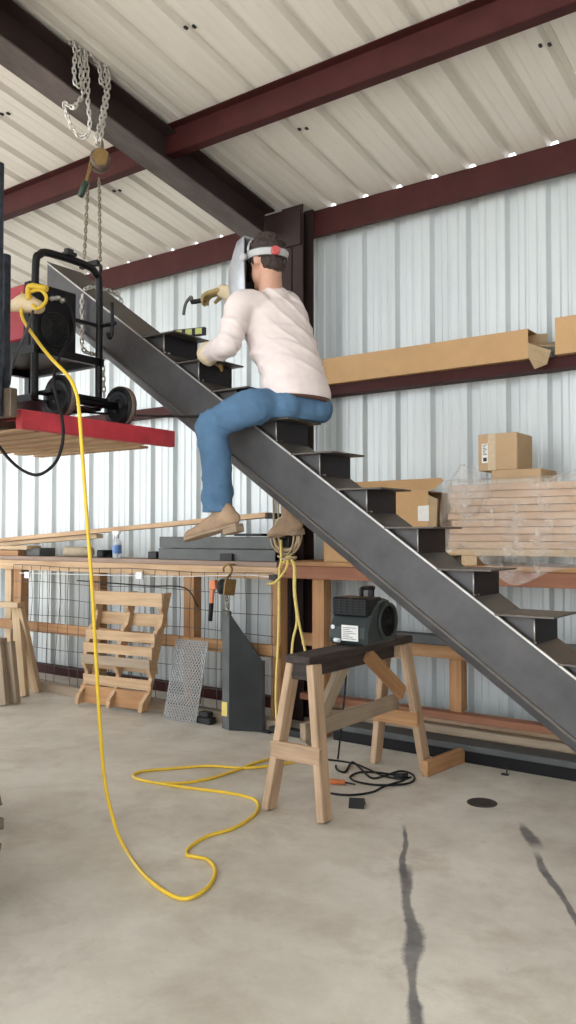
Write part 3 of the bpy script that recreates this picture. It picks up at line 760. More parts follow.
b.tube(spline([(XU, Y1, DZ + .10), (XU, Y1, 2.3), (XU, Y1, zt - .10), (XU, Y1 + .025, zt - .025), (XU, Y1 + .09, zt), (XU, Y2 - .09, zt), (XU, Y2 - .025, zt - .03), (XU, Y2, zt - .10), (XU, Y2, 2.3), (XU, Y2, DZ + .10)], 5), .020, 10); b.build('handle_frame', M_BLKPAINT, cart)
b = MB(); b.box(XU - .03, XU + .03, (Y1 + Y2) / 2 - .03, (Y1 + Y2) / 2 + .03, zt + .018, zt + .035); b.box(XU - .015, XU + .015, (Y1 + Y2) / 2 - .02, (Y1 + Y2) / 2 + .02, zt + .035, zt + .055); b.build('handle_clip', M_DKSTEEL, cart)
b = MB(); zsf = 2.345
b.box(-4.12, XU + .02, Y1 - .02, Y1 + .02, zsf - .02, zsf + .02); b.box(-4.12, XU + .02, Y2 - .02, Y2 + .02, zsf - .02, zsf + .02); b.box(XU - .02, XU + .02, Y1, Y2, zsf - .02, zsf + .02); b.box(-4.14, -4.10, Y1, Y2, zsf - .02, zsf + .02); b.box(-4.1, XU, Y1 + .02, Y2 - .02, zsf + .012, zsf + .018); b.build('machine_shelf', M_BLKPAINT, cart)
b = MB(); b.box(-4.14, -4.10, Y1 - .02, Y1 + .02, DZ + .03, zsf); b.box(-4.14, -4.10, Y2 - .02, Y2 + .02, DZ + .03, zsf); b.box(-4.12, XU, Y1 - .018, Y1 + .018, DZ + .09, DZ + .126); b.box(-4.12, XU, Y2 - .018, Y2 + .018, DZ + .09, DZ + .126); b.box(-4.1, XU, Y1 + .018, Y2 - .018, DZ + .095, DZ + .101); b.build('lower_frame', M_BLKPAINT, cart)
b = MB(); b.tube([(XU + .02, Y2, 2.545), (XU + .13, Y2, 2.545)], .012, 8); b.tube(spline([(XU + .07, Y2, 2.50), (XU + .085, Y2, 2.47), (XU + .105, Y2, 2.5), (XU + .105, Y2, 2.66)], 4), .010, 8); b.box(XU - .01, XU + .01, Y1 + .25, Y2, 2.535, 2.555); b.build('cable_hook', M_BLKPAINT, cart)
XA = -3.44
b = MB(); b.cyl((XA, Y1 + .06, DZ + WR), (XA, Y2 + .12, DZ + WR), .022, 14); b.box(XU - .02, XA + .03, Y1 + .02, Y2 - .02, DZ + WR + .012, DZ + WR + .028); b.build('axle', M_BLKPAINT, cart)
def wheel(y, parent, X=XA, z=DZ + WR, r=WR, w=.05):
    b = MB(); b.lathe((X, y - w / 2, z), (0, 1, 0), [(r * .62, .004), (r * .9, 0), (r * .975, w * .14), (r * .975, w * .86), (r * .9, w), (r * .62, w - .004)], 32); t = b.build('wheel', M_BLACK, parent)
    b = MB(); b.lathe((X, y - w / 2, z), (0, 1, 0), [(r * .95, w * .14), (r * .985, w * .16), (r, w * .5), (r * .985, w * .84), (r * .95, w * .86)], 32); t2 = b.build('tread', M_TREAD, t); t2.matrix_parent_inverse = Matrix.Identity(4)
    b = MB(); b.lathe((X, y - w / 2 - .002, z), (0, 1, 0), [(.022, -.004), (.026, .0), (r * .45, .010), (r * .66, .004), (r * .88, .002), (r * .88, w - .0), (r * .45, w - .01), (.026, w), (.02, w + .006)], 28); h = b.build('hub', M_BLKPAINT, t); h.matrix_parent_inverse = Matrix.Identity(4)
wheel(2.735, cart); wheel(3.145, cart)
for y in (Y1 + .02, Y2 - .02):
    b = MB(); b.cyl((-4.05, y - .015, DZ + .045), (-4.05, y + .015, DZ + .045), .044, 16); b.box(-4.07, -4.03, y - .02, y + .02, DZ + .05, DZ + .10); b.build('caster', M_BLKPAINT, cart)
wl = thing('welding_machine', 'red welder with black fan panel sitting on the cart shelf', 'welder', (-3.8, 2.78, zsf + .02))
wx0, wx1, wy0, wy1, wz0, wz1 = -4.12, -3.555, 2.635, 2.925, zsf + .02, 2.70
b = MB(); b.box(wx0, wx1 - .05, wy0, wy1, wz0 + .045, wz1); b.build('red_cover', M_RED, wl, .008)
b = MB(); b.box(wx0 + .01, wx1, wy0 + .004, wy1 - .004, wz0, wz0 + .045); b.build('base_tray', M_BLKMET, wl, .004)
b = MB(); b.box(wx1 - .05, wx1, wy0 - .006, wy1 + .006, wz0 + .0, wz1 + .006); fp = b.build('fan_panel', M_BLKMET, wl, .006)
b = MB(); fc = V((wx1 + .002, (wy0 + wy1) / 2 + .01, wz0 + .12))
for r_ in (.03, .05, .07, .088):
    ring = [fc + V((0, r_ * math.cos(2 * math.pi * k / 28), r_ * math.sin(2 * math.pi * k / 28))) for k in range(28)]; b.tube(ring, .0035, 5, True, side=(1, 0, 0))
for k in range(4): an = k * math.pi / 4; d = V((0, math.cos(an), math.sin(an))) * .09; b.tube([fc - d, fc + d], .003, 5)
g_ = b.build('fan_guard', M_DKSTEEL, fp); g_.matrix_parent_inverse = Matrix.Identity(4)
b = MB(); b.lathe(fc + V((-.003, 0, 0)), (1, 0, 0), [(.09, 0), (.09, .004), (.03, .005), (.028, .010)], 28); g_ = b.build('fan', M_BLACK, fp); g_.matrix_parent_inverse = Matrix.Identity(4)
for (dy, dz) in ((.05, .275), (.08, .285), (.115, .28)): 
    b = MB(); b.lathe((wx1, wy0 + dy + .08, wz0 + dz), (1, 0, 0), [(.014, 0), (.014, .012), (.008, .016), (.008, .03)], 12); g_ = b.build('gas_fitting', M_GALV, fp); g_.matrix_parent_inverse = Matrix.Identity(4)
b = MB(); b.box(-3.93, -3.83, wy0 - .004, wy0, wz0 + .12, wz0 + .145); b.box(-3.9, -3.86, wy0 - .004, wy0, wz0 + .10, wz0 + .12); b.build('side_badge', M_WHITE, wl)
b = MB(); b.tube(spline([(-4.0, 2.78, wz1 - .005), (-4.0, 2.78, wz1 + .05), (-3.75, 2.78, wz1 + .05), (-3.75, 2.78, wz1 - .005)], 4), .011, 8); b.build('carry_handle', M_BLKPAINT, wl)
# forklift
FX0, FX1 = -4.36, -3.235
fk = thing('forklift', 'dark forklift at the left edge holding up the red pallet', 'forklift', (-3.75, 1.2, 0))
for x in (FX0 + .0, FX1 - .13):
    b = MB(); b.box(x, x + .10, 2.13, 2.15, .12, 2.2); b.box(x, x + .012, 2.05, 2.13, .12, 2.2); b.box(x + .088, x + .10, 2.05, 2.13, .12, 2.2); b.build('outer_mast_rail', M_FORK, fk)
for x in (FX0 + .135, FX1 - .045 - .02):
    b = MB(); b.box(x + .03, x + .085, 2.165, 2.24, 1.93, 3.08); b.build('inner_mast_rail', M_FORK, fk, .006)
for z in (2.15, .2): b = MB(); b.box(FX0, FX1, 2.08, 2.12, z - .04, z + .04); b.build('mast_crosshead', M_FORK, fk)
b = MB(); b.box(FX0 + .2, FX1 - .06, 2.17, 2.22, 3.0, 3.06); b.build('mast_crosshead', M_FORK, fk)
for x in (-3.95, -3.6): b = MB(); b.cyl((x, 2.16, .3), (x, 2.16, 2.9), .03, 14); b.build('lift_cylinder', M_FORKBR, fk)
b = MB(); b.box(FX0, FX1 + .06, 2.25, 2.29, 1.93, 2.06); b.box(FX0, FX1 - .06, 2.25, 2.29, 2.30, 2.38); b.box(FX0, FX0 + .085, 2.25, 2.3, 2.06, 2.30); b.build('carriage', M_FORKBR, fk, .005)
b = MB(); b.box(FX1 - .12, FX1 - .052, 2.292, 2.33, 2.065, 2.70); b.box(FX0, FX0 + .05, 2.27, 2.3, 2.3, 2.70); b.box(FX0, FX1 - .06, 2.27, 2.3, 2.66, 2.70)
for k in range(6): b.box(FX0 + .2 + k * .15, FX0 + .225 + k * .15, 2.275, 2.295, 2.38, 2.67)
b.build('load_backrest', M_FORK, fk, .005)
for x in (-4.15, -3.62): b = MB(); b.box(x, x + .1, 2.30, 2.335, 1.93, 2.4); b.box(x, x + .1, 2.335, 3.38, 1.925, 1.962); b.build('fork', M_FORKBR, fk, .004)
def tyre(x0, x1, y, r, nm):
    b = MB(); w = x1 - x0; b.lathe((x0, y, r), (1, 0, 0), [(r * .55, .01), (r * .9, 0), (r, w * .12), (r, w * .88), (r * .9, w), (r * .55, w - .01)], 36)
    for k in range(24):
        an = 2 * math.pi * k / 24; d = V((0, math.cos(an), math.sin(an)))
        b.bar(V((x0 + .01, y, r)) + d * (r + .003), V((x1 - .01, y, r)) + d * (r + .003), .04, .02, d)
    t = b.build(nm, M_TREAD, fk); b = MB(); b.lathe((x0 - .005, y, r), (1, 0, 0), [(.03, .02), (r * .5, .03), (r * .6, .0), (r * .6, w + .01), (r * .5, w - .02), (.03, w - .01)], 24); h = b.build('wheel_rim', M_FORKBR, t); h.matrix_parent_inverse = Matrix.Identity(4)
tyre(-2.935, -2.662, 1.535, .335, 'front_tyre'); tyre(-4.84, -4.57, 1.535, .335, 'front_tyre'); tyre(-3.1, -2.85, .1, .30, 'rear_tyre'); tyre(-4.7, -4.45, .1, .30, 'rear_tyre')
b = MB(); b.cyl((-4.57, 1.535, .335), (-2.935, 1.535, .335), .07, 14); b.cyl((-4.45, .1, .30), (-3.1, .1, .30), .06, 14); b.build('axle', M_FORKBR, fk)
b = MB(); b.prism([(-4.2, 2.02, .2), (-4.2, 2.02, .62), (-4.2, 1.55, .75), (-4.2, 1.5, .45), (-4.2, 1.2, .45), (-4.2, 1.1, 1.0), (-4.2, -.1, 1.05), (-4.2, -.32, .8), (-4.2, -.3, .22)], (.84, 0, 0)); b.build('chassis', M_FORK, fk, .02)
b = MB(); b.box(-4.0, -3.5, .65, 1.15, 1.02, 1.12); b.box(-4.0, -3.5, .6, .70, 1.1, 1.55); b.build('seat', M_BLACK, fk, .03)
b = MB()
for x in (-4.18, -3.38):
    b.bar((x, 1.95, .6), (x, 1.6, 2.12), .05, .06); b.bar((x, -.1, 1.0), (x, .2, 2.12), .05, .06); b.bar((x, .15, 2.12), (x, 1.62, 2.12), .05, .05)
for k in range(7): b.box(-4.2, -3.36, .25 + k * .21, .29 + k * .21, 2.11, 2.15)
b.build('overhead_guard', M_FORK, fk)
b = MB(); c = V((-3.75, 1.45, 1.15)); ring = [c + V((.17 * math.cos(2 * math.pi * k / 24), .12 * math.sin(2 * math.pi * k / 24), .12 * math.sin(2 * math.pi * k / 24))) for k in range(24)]; b.tube(ring, .014, 8, True, side=(0, -.7, .7)); b.tube([c, (-3.75, 1.62, .75)], .02, 8); b.tube([ring[0], ring[12]], .01, 6); b.build('steering_wheel', M_BLACK, fk)
# power strip block and its cords
pb = atY(27, 306, 2.56)
ps = thing('cord_splitter', 'cream three-way cord connector with yellow pigtails hanging on the welder', 'power connector', pb)
a0, a1 = atY(13, 306, 2.56), atY(38, 307, 2.60)
b = MB(); limb(b, [a0, (a0 + a1) / 2 + V((0, 0, .015)), a1], [.032, .050, .036], UP); organic(b, 'splitter_body', M_CREAM, ps, .006, 3)
b = MB(); b.tube(spline([atY(29, 300, 2.56), atY(28, 290, 2.56), atY(30, 286, 2.56), atY(38, 287, 2.58), atY(47, 289, 2.60)], 5), [.013] * 12 + [.016] * 9, 8); b.tube([atY(23, 302, 2.56), atY(22, 292, 2.56)], [.010, .005], 8); b.build('yellow_plug', M_YEL, ps)
b = MB(); b.tube(spline([atY(30, 292, 2.57), atY(40, 290, 2.58), atY(46, 296, 2.58), atY(45, 303, 2.57), atY(37, 309, 2.56), atY(33, 305, 2.56)], 6), .009, 8); b.build('pigtail', M_YEL, ps)
# long yellow cord: from the connector down to and over the floor
pts = [atY(21, 309, 2.55), atY(23, 319, 2.535), atY(33, 335, 2.52), atY(50, 357, 2.48), atY(68, 376, 2.45), atY(76, 392, 2.43), atY(79, 410, 2.42)]
Pf = [(123, 845), (146, 877), (180, 898.5), (206, 889), (215, 872), (208, 860), (196, 857), (187, 855), (190, 847), (208, 836), (234, 828), (256, 813), (255, 800), (229, 793), (182, 787), (146, 781), (133.5, 776.5), (141, 771.5), (172, 768.5), (208, 766), (245, 768), (275, 765), (300, 760), (302, 753), (280, 757), (258, 762), (234, 771), (208, 779), (182, 783), (160, 783)]
zc = .0085
b = MB(); gz = [atZ(x, y, zc) for x, y in Pf]; yf = gz[0].y
drop = [atY(x, y, 2.42 + (yf - 2.42) * t - .0) for x, y, t in ((82, 450, .0), (87, 520, .05), (91.5, 580, .15), (95, 640, .3), (99, 710, .5), (104, 775, .75), (112, 815, .92))]
b.tube(spline(pts + drop + gz, 6), .0085, 8)
tag(b.build('extension_cord', M_YEL), 'long yellow extension cord dropping from the welder and looping over the floor', 'cord')
b = MB(); b.tube(spline([atY(33, 311, 2.56), atY(27, 330, 2.50), atY(18, 350, 2.47), atY(12, 366, 2.44), atY(9, 385, 2.43)], 6), .007, 8)
tag(b.build('grey_cable', M_GREYST), 'thin grey cable running from the connector down past the forklift carriage', 'cable')
b = MB(); b.tube(spline([atX(65, 297, wx1 + .03), atX(70, 306, wx1 + .05), atX(74, 322, wx1 + .06), atY(73, 335, 2.85), atY(64, 349, 2.75), atY(56, 366, 2.58), atY(54, 382, 2.5), atY(57, 398, 2.47), atY(62, 418, 2.42), atY(63, 438, 2.4), atY(58, 458, 2.4), atY(48, 470, 2.4), atY(36, 475, 2.39), atY(22, 470, 2.38), atY(10, 460, 2.37), atY(2, 450, 2.35), atY(-6, 440, 2.32)], 6), .0075, 8)
tag(b.build('work_cable', M_BLACK), 'black cable looping from the welder panel below the raised pallet', 'cable')

# ================================================================== LEFT LUMBER SHELF
SH, YS = 1.205, 4.745
sh = thing('storage_bench', 'long timber storage bench along the wall left of the column', 'shelf', (-6.5, 5.1, 0))
b = MB(); b.box(-9.5, -3.56, YS, 5.07, SH - .035, SH); b.build('bench_top', M_SHELF, sh, .003)
b = MB(); b.box(-9.5, -3.56, YS + .012, YS + .05, SH - .125, SH - .036); b.build('front_rail', M_PINE, sh, .003)
b = MB(); b.box(-9.5, -3.56, 5.02, 5.06, SH - .125, SH - .036); b.build('rear_rail', M_PINE, sh, .003)
b = MB(); b.box(-9.5, -3.56, YS + .012, YS + .05, .52, .61); b.build('middle_rail', M_OAK, sh, .003)
b = MB(); b.box(-9.5, -3.56, YS + .0, YS + .09, .0, .075); b.build('sill', M_GREYW, sh, .003)
for px, w, mm in ((3, .09, M_PINE_L), (12, .12, M_OAK), (91, .10, M_OAK), (184, .11, M_OAK), (292, .09, M_OAK)):
    x = atY(px, 620, YS).x
    if px == 292: x = -3.61
    b = MB(); b.box(x - w / 2, x + w / 2, YS + .052, YS + .14, .075, SH - .036); b.build('post', mm, sh, .003)
    b = MB(); b.box(x - .045, x + .045, YS + .14, 5.02, SH - .12, SH - .036); b.build('cross_bearer', M_PINE, sh, .003)
    b = MB(); xr_ = x * 5.02 / 4.84; b.box(xr_ - .04, xr_ + .04, 4.98, 5.06, 0, SH - .126); b.build('post', M_OAK, sh, .003)
# wire mesh fixed over the front
b = MB(); x0, x1 = atY(14, 640, YS).x, -3.58; zt, zb = 1.12, .10
n = 24
for i in range(n):
    x = x0 + (x1 - x0) * i / (n - 1); j = .02 * math.sin(i * 2.3); q = -.05 if i in (2, 3, 4, 5) else 0
    b.tube(spline([(x + j + q, YS - .012, zb), (x + q * .5, YS - .020, .45), (x - j, YS - .014, .8), (x, YS - .012, zt)], 3), .0028, 5)
for i in range(8):
    z = zb + (zt - zb) * i / 7
    b.tube([(x0 + (x1 - x0) * k / 8, YS - .008, z + .008 * math.sin(k * 1.7 + i)) for k in range(9)], .0028, 5)
tag(b.build('wire_mesh_panel', M_WIRE), 'bent wire mesh fence panel fixed across the front of the storage bench', 'wire mesh')
b = MB(); b.tube(spline([atY(20, 573, YS - .03), atY(100, 575, YS - .03), atY(180, 576.5, YS - .03), atY(240, 575, YS - .03), atY(272, 577, YS - .05)], 5), .0038, 6)
tag(b.build('white_cable', M_WHITE), 'thin white cable strung along the front rail of the storage bench', 'cable')
b = MB(); b.tube(spline([atY(77, 580.5, YS - .04), atY(110, 583, YS - .04), atY(150, 586, YS - .04), atY(185, 588, YS - .04), atY(198, 607, YS - .03)], 5), .0055, 6)
tag(b.build('black_cable', M_BLACK), 'thin black cable sagging across the mesh above the leaning pallet', 'cable')
for px, py, nm in ((139, 575.5, 'white paper tag clipped to bench rail above the leaning pallet'), (27, 575, 'small white tag clipped to bench rail near the left edge')):
    p = atY(px, py, YS - .045); b = MB(); b.box(p.x - .035, p.x + .035, p.y - .004, p.y + .004, p.z - .028, p.z + .028); b.box(p.x - .006, p.x + .006, p.y, p.y + .045, p.z + .02, p.z + .028)
    tag(b.build('paper_tag', M_WHITE), nm, 'tag')
# things on the bench
def plank(p0, p1, w, h, m, label, name='loose_plank', group=None, cat='plank', up=(0, 0, 1)):
    b = MB(); b.bar(p0, p1, w, h, up); return tag(b.build(name, m, None, .003), label, cat, group)
plank(atY(-60, 546, 5.05), atY(269, 515, 4.86), .09, .038, M_PINE, 'upper of two long loose planks propped above the bench, ends behind the boot')
plank(atY(-60, 550, 5.02), atY(100, 536, 5.01), .08, .038, M_PINE_L, 'lower long loose plank under the propped plank at the left')
p = atY(273, 516, 4.86)
b = MB(); b.box(p.x - .04, p.x + .0, 5.0, 5.06, SH, p.z - .02); b.box(p.x - .06, p.x + .035, 4.84, 5.06, p.z - .02, p.z + .02)
tag(b.build('plank_bracket', M_DKSTEEL), 'dark bracket under the right end of the propped long plank', 'bracket')
b = MB(); pc_ = atY(38, 545, 4.94); b.box(pc_.x - .06, pc_.x + .06, 4.88, 5.02, SH, pc_.z - .075)
tag(b.build('timber_block', M_GREYW), 'grey timber block supporting the short planks on the bench', 'block')
plank(atY(-60, 547.5, 4.85), atY(34, 547.5, 4.85), .16, .034, M_PINE_L, 'short pale plank on top of the pile at the left end of the bench')
plank((atY(-60, 553, 4.86)).xyz * V((1, 1, 0)) + V((0, 0, SH + .026)), atY(27, 553, 4.86) * V((1, 1, 0)) + V((0, 0, SH + .026)), .2, .05, M_OAK, 'thick orange timber at the bottom of the pile on the bench')
p = atY(40, 553, 4.9); b = MB(); b.box(p.x - .1, p.x + .1, 4.82, 5.0, SH, SH + .075); tag(b.build('steel_offcut', M_GREYST, None, .006), 'grey steel offcut beside the plank pile on the bench', 'steel offcut')
p = atY(77, 552, 4.88); b = MB(); b.lathe((p.x - .17, 4.9, SH + .045), (1, 0, 0), [(.03, 0), (.045, .01), (.045, .33), (.03, .34)], 18); tag(b.build('rolled_sheet', M_ROLL), 'tan rolled sheet lying on the bench behind the yellow cord', 'roll')
p = atY(104, 553, 4.88); b = MB(); b.box(p.x - .045, p.x + .045, 4.83, 4.95, SH, SH + .065); b.box(p.x - .03, p.x + .1, 4.86, 4.92, SH, SH + .02); tag(b.build('tape_block', M_BLACK, None, .01), 'small black block on the bench left of the spray bottle', 'block')
p = atY(117, 557, 4.83)
bt = thing('spray_bottle', 'clear spray bottle with blue label standing on the bench', 'bottle', (p.x, 4.83, SH))
b = MB(); b.lathe((p.x, 4.83, SH), UP, [(.036, 0), (.038, .006), (.038, .12), (.030, .15), (.016, .165), (.014, .18)], 18); b.build('bottle_body', M_BOTTLE, bt)
b = MB(); b.lathe((p.x, 4.83, SH + .04), UP, [(.0385, 0), (.0388, .001), (.0388, .069), (.0385, .07)], 18); b.build('bottle_label', M_BLUE, bt)
b = MB(); b.lathe((p.x, 4.83, SH + .17), UP, [(.018, 0), (.018, .025), (.014, .03)], 14); b.box(p.x - .05, p.x + .03, 4.818, 4.842, SH + .20, SH + .228); b.bar((p.x - .03, 4.83, SH + .20), (p.x - .045, 4.83, SH + .16), .012, .012); b.build('spray_trigger', M_WHITE, bt)
p = atY(157, 553, 4.9); b = MB(); b.box(p.x - .05, p.x + .05, 4.84, 4.98, SH, SH + .06); tag(b.build('steel_block', M_BLKPAINT, None, .006), 'black block on the bench at the end of the grey steel channels', 'block')
xa, xb_ = atY(160, 545, 4.8).x, -3.60
def chan(z0, x0, x1, label, h=.088):
    b = MB(); t = .01; b.box(x0, x1, 4.78, 4.78 + t, z0, z0 + h); b.box(x0, x1, 4.78 + t, 4.98, z0, z0 + t); b.box(x0, x1, 4.78 + t, 4.98, z0 + h - t, z0 + h); b.box(x0, x1, 4.97, 4.98, z0 + t, z0 + h - t)
    return tag(b.build('steel_channel', M_GREYST, None, .004), label, 'steel channel', 'grey channels on the bench')
chan(SH, xa, xb_, 'lower of two grey steel channels lying on the bench under the boot'); chan(SH + .093, xa + .01, xb_ - .02, 'upper of two grey steel channels lying on the bench under the boot')
p = atY(227, 550, 4.77); b = MB(); b.box(p.x - .06, p.x + .06, 4.755, 4.779, SH + .001, SH + .055); tag(b.build('steel_clip', M_DKSTEEL, None, .003), 'small grey clip against the lower steel channel on the bench', 'bracket')
p = atY(250, 532, 4.86); b = MB(); b.box(p.x - .12, p.x + .14, 4.82, 4.9, SH + .186, SH + .206); tag(b.build('flat_bar', M_DKSTEEL), 'short dark flat bar on top of the upper steel channel', 'steel bar')

# things leaning on the bench front
def lean(pb0, pb1, pt0, pt1):
    o = V(pb0); ex = (V(pb1) - o); W = ex.length; ex.normalize(); ez = ((V(pt0) + V(pt1)) / 2 - (V(pb0) + V(pb1)) / 2); H = ez.length; ez.normalize(); ey = ez.cross(ex).normalized()
    return o, ex, ey, ez, W, H
# pallet
o, ex, ey, ez, W, H = lean(atZ(79, 704), atZ(146, 713), atY(101, 592, 4.60), atY(168, 597, 4.62))
o = o + V((.055, -.0, .03)); W = .70
pl = thing('wooden_pallet', 'small wooden pallet leaning upright against the wire mesh', 'pallet', o)
def pp(x, y, z): return o + ex * x + ey * y + ez * z
FD = -1 if ey.y > 0 else 1    # towards the room
for x in (.02, W / 2, W - .02):
    prof = [(0, 0), (0, .08), (.055, .15), (.055, .27), (.0, .34), (0, .66), (.04, .70), (.04, .79), (.0, .83), (0, H), (.09, H), (.09, 0)]
    b = MB(); b.prism([pp(x - .019, FD * (.11 - q), z) for q, z in prof], ex * .038); b.build('stringer', M_PINE, pl, .003)
for z0, z1, m_ in ((.01, .155, M_OAK), (.17, .25, M_PINE), (.355, .43, M_GREYW), (.455, .53, M_PINE), (.565, .64, M_PINE), (H - .105, H, M_PINE)):
    f = .118 if z0 > .3 else .05
    b = MB(); b.bar(pp(0, FD * f, (z0 + z1) / 2), pp(W, FD * f, (z0 + z1) / 2), .016, z1 - z0, ez); b.build('slat', m_, pl, .002)
for z0, z1 in ((.30, .36), (.68, .78)):
    b = MB(); b.bar(pp(0, FD * .012, (z0 + z1) / 2), pp(W, FD * .012, (z0 + z1) / 2), .016, z1 - z0, ez); b.build('slat', M_PINE, pl, .002)
# expanded metal
o, ex, ey, ez, W, H = lean(atZ(165, 713) , atZ(203, 715), atY(175, 641, 4.66), atY(211, 643, 4.68))
o = V((atY(164, 714, 4.585).x, 4.585, .006)); ex = V((.99, .06, 0)).normalized(); ez = V((.07, .15, 1)).normalized(); W = .31; H = .60
b = MB(); nx, nz = 12, 30
for i in range(nz):
    for j in range(nx):
        z0, z1 = H * i / nz, H * (i + 1) / nz; c = W * (j + .5) / nx; hw = W / nx / 2
        for s_ in (-1, 1):
            a_ = o + ex * (c + (s_ * hw if i % 2 else 0)) + ez * z0; e_ = o + ex * (c + (0 if i % 2 else s_ * hw)) + ez * z1
            b.bar(a_, e_, .0062, .008, (0, 1, 0))
for x in (0, W): b.bar(o + ex * x, o + ex * x + ez * H, .005, .006, (0, 1, 0))
for z in (0.003, H): b.bar(o + ez * z, o + ez * z + ex * W, .005, .006, (0, 1, 0))
tag(b.build('expanded_metal_sheet', M_EXP), 'grey diamond-mesh expanded metal sheet leaning beside the pallet', 'metal mesh')
b = MB(); b.box(-4.22, -4.08, 4.62, 4.70, .0, .05); b.box(-4.2, -4.1, 4.62, 4.69, .05, .09)
tag(b.build('dark_offcuts', M_DKSTEEL, None, .01), 'dark steel offcut on the floor behind the expanded metal sheet', 'steel offcut')
# cut channel piece
q0 = V((atY(229, 725, 4.58).x, 4.58, .004)); q1 = V((atY(262, 724, 4.68).x, 4.68, .004))
zl = atY(228, 613, q0.y).z; zr = atY(262, 661, q1.y).z
ch = thing('channel_offcut', 'tall dark steel channel offcut with slanted top standing on the floor', 'steel offcut', q0)
b = MB(); nrm_ = V((-.1, .2, 0)).normalized(); b.prism([q0, q1, V((q1.x, q1.y, zr)), V((q0.x, q0.y, zl))], nrm_ * .012); b.build('web', M_DKSTEEL, ch, .002)
b = MB(); fd = V((-.075, .02, 0)); b.prism([q0, q0 + fd, V((*(q0 + fd).xy, zl + .02)), V((q0.x, q0.y, zl))], nrm_ * .012); b.prism([q0 + fd, q0 + fd + V((-.005, .1, 0)), V((*(q0 + fd + V((-.005, .1, 0))).xy, zl)), V((*(q0 + fd).xy, zl + .02))], V((-.008, 0, 0))); b.build('flange', M_GREYST, ch)
b = MB(); b.prism([q1, q1 + V((.0, .035, 0)), V((q1.x, q1.y + .035, zr)), V((q1.x, q1.y, zr))], (-.008, 0, 0)); b.build('flange', M_GREYST, ch)
b = MB(); p = q0 + fd * .5; b.box(p.x - .03, p.x + .02, p.y - .012, p.y - .006, .10, .2); b.build('paint_mark', M_YEL2, ch)
# second lever hoist hanging from the bench rail
hc2 = atY(226, 587, 4.60)
h2 = thing('lever_hoist', 'orange lever hoist hung by its hook above the tall channel offcut', 'hoist', hc2)
b = MB(); b.lathe(hc2 + V((-.05, -.02, 0)), (1, .3, 0), [(.04, 0), (.055, .01), (.055, .04), (.04, .05), (.06, .055), (.06, .09), (.04, .10)], 18); b.build('hoist_body', M_DKSTEEL, h2)
b = MB(); b.bar(hc2 + V((.06, -.04, -.055)), hc2 + V((.075, -.035, .06)), .09, .012, (1, -.4, 0)); b.build('side_plate', M_BRASS, h2, .004)
b = MB(); b.bar(hc2 + V((-.10, -.03, .045)), hc2 + V((-.085, -.03, -.02)), .035, .06, (1, 0, 0)); b.bar(hc2 + V((-.10, -.03, .0)), hc2 + V((-.115, -.03, -.14)), .02, .03, (1, 0, 0)); lo = b.build('lever', M_ORANGE, h2, .004)
b = MB(); b.tube([hc2 + V((-.112, -.03, -.12)), hc2 + V((-.125, -.03, -.25))], [.017, .016], 10); g_ = b.build('lever_grip', M_BLACK, lo); g_.matrix_parent_inverse = Matrix.Identity(4)
b = MB(); c = atY(227.5, 571, 4.66); b.tube(spline([hc2 + V((0, 0, .055)), c + V((.03, 0, -.02)), c + V((.04, 0, .02)), c + V((0, .0, .05)), c + V((-.04, 0, .02)), c + V((-.035, 0, -.005))], 5), .009, 8); b.tube([c + V((0, 0, .045)), c + V((0, .1, .045))], .006, 6); b.build('hook', M_BRASS, h2)
b = MB(); chain(b, [hc2 + V((.0, 0, -.05)), atY(228, 608, 4.60), atY(228, 618, 4.58)], .04, .03, .006); b.build('load_chain', M_GALVD, h2)

# small sawhorses at far left
def trestle(px0, ptop, legs, label, m):
    t = thing('wooden_sawhorse', label, 'sawhorse', atZ(*legs[0][1]))
    a, b_ = ptop; d = (b_ - a)
    bb = MB(); bb.bar(a, b_, .09, .045); bb.build('top_beam', m, t, .003)
    for top, foot in legs:
        f = atZ(*foot); f.z = .004
        bb = MB(); bb.bar(top, f, .05, .085, (1, .2, 0)); bb.build('leg', m, t, .003)
    return t
T1 = atY(21, 605, 4.50); T0 = V((T1.x - .9, T1.y - .25, T1.z))
trestle(0, (T0, T1), [(T1 + V((-.06, .02, -.01)), (37, 692)), (T1 + V((-.12, .04, -.01)), (24, 697)), (T0 + V((.08, -.03, -.01)), (-62, 706)), (T0 + V((.1, .06, -.01)), (-72, 698))], 'pale wooden sawhorse at the left edge in front of the wire mesh', M_PINE_L)
T1 = atY(4, 641, 4.22); T0 = V((T1.x - .9, T1.y - .3, T1.z))
trestle(0, (T0, T1), [(T1 + V((-.05, -.02, -.01)), (4, 706)), (T1 + V((.0, .05, -.01)), (15, 704)), (T0 + V((.08, -.03, -.01)), (-80, 730)), (T0 + V((.1, .06, -.01)), (-74, 724))], 'low brown sawhorse at the left edge in front of the pale sawhorse', M_GREYW)

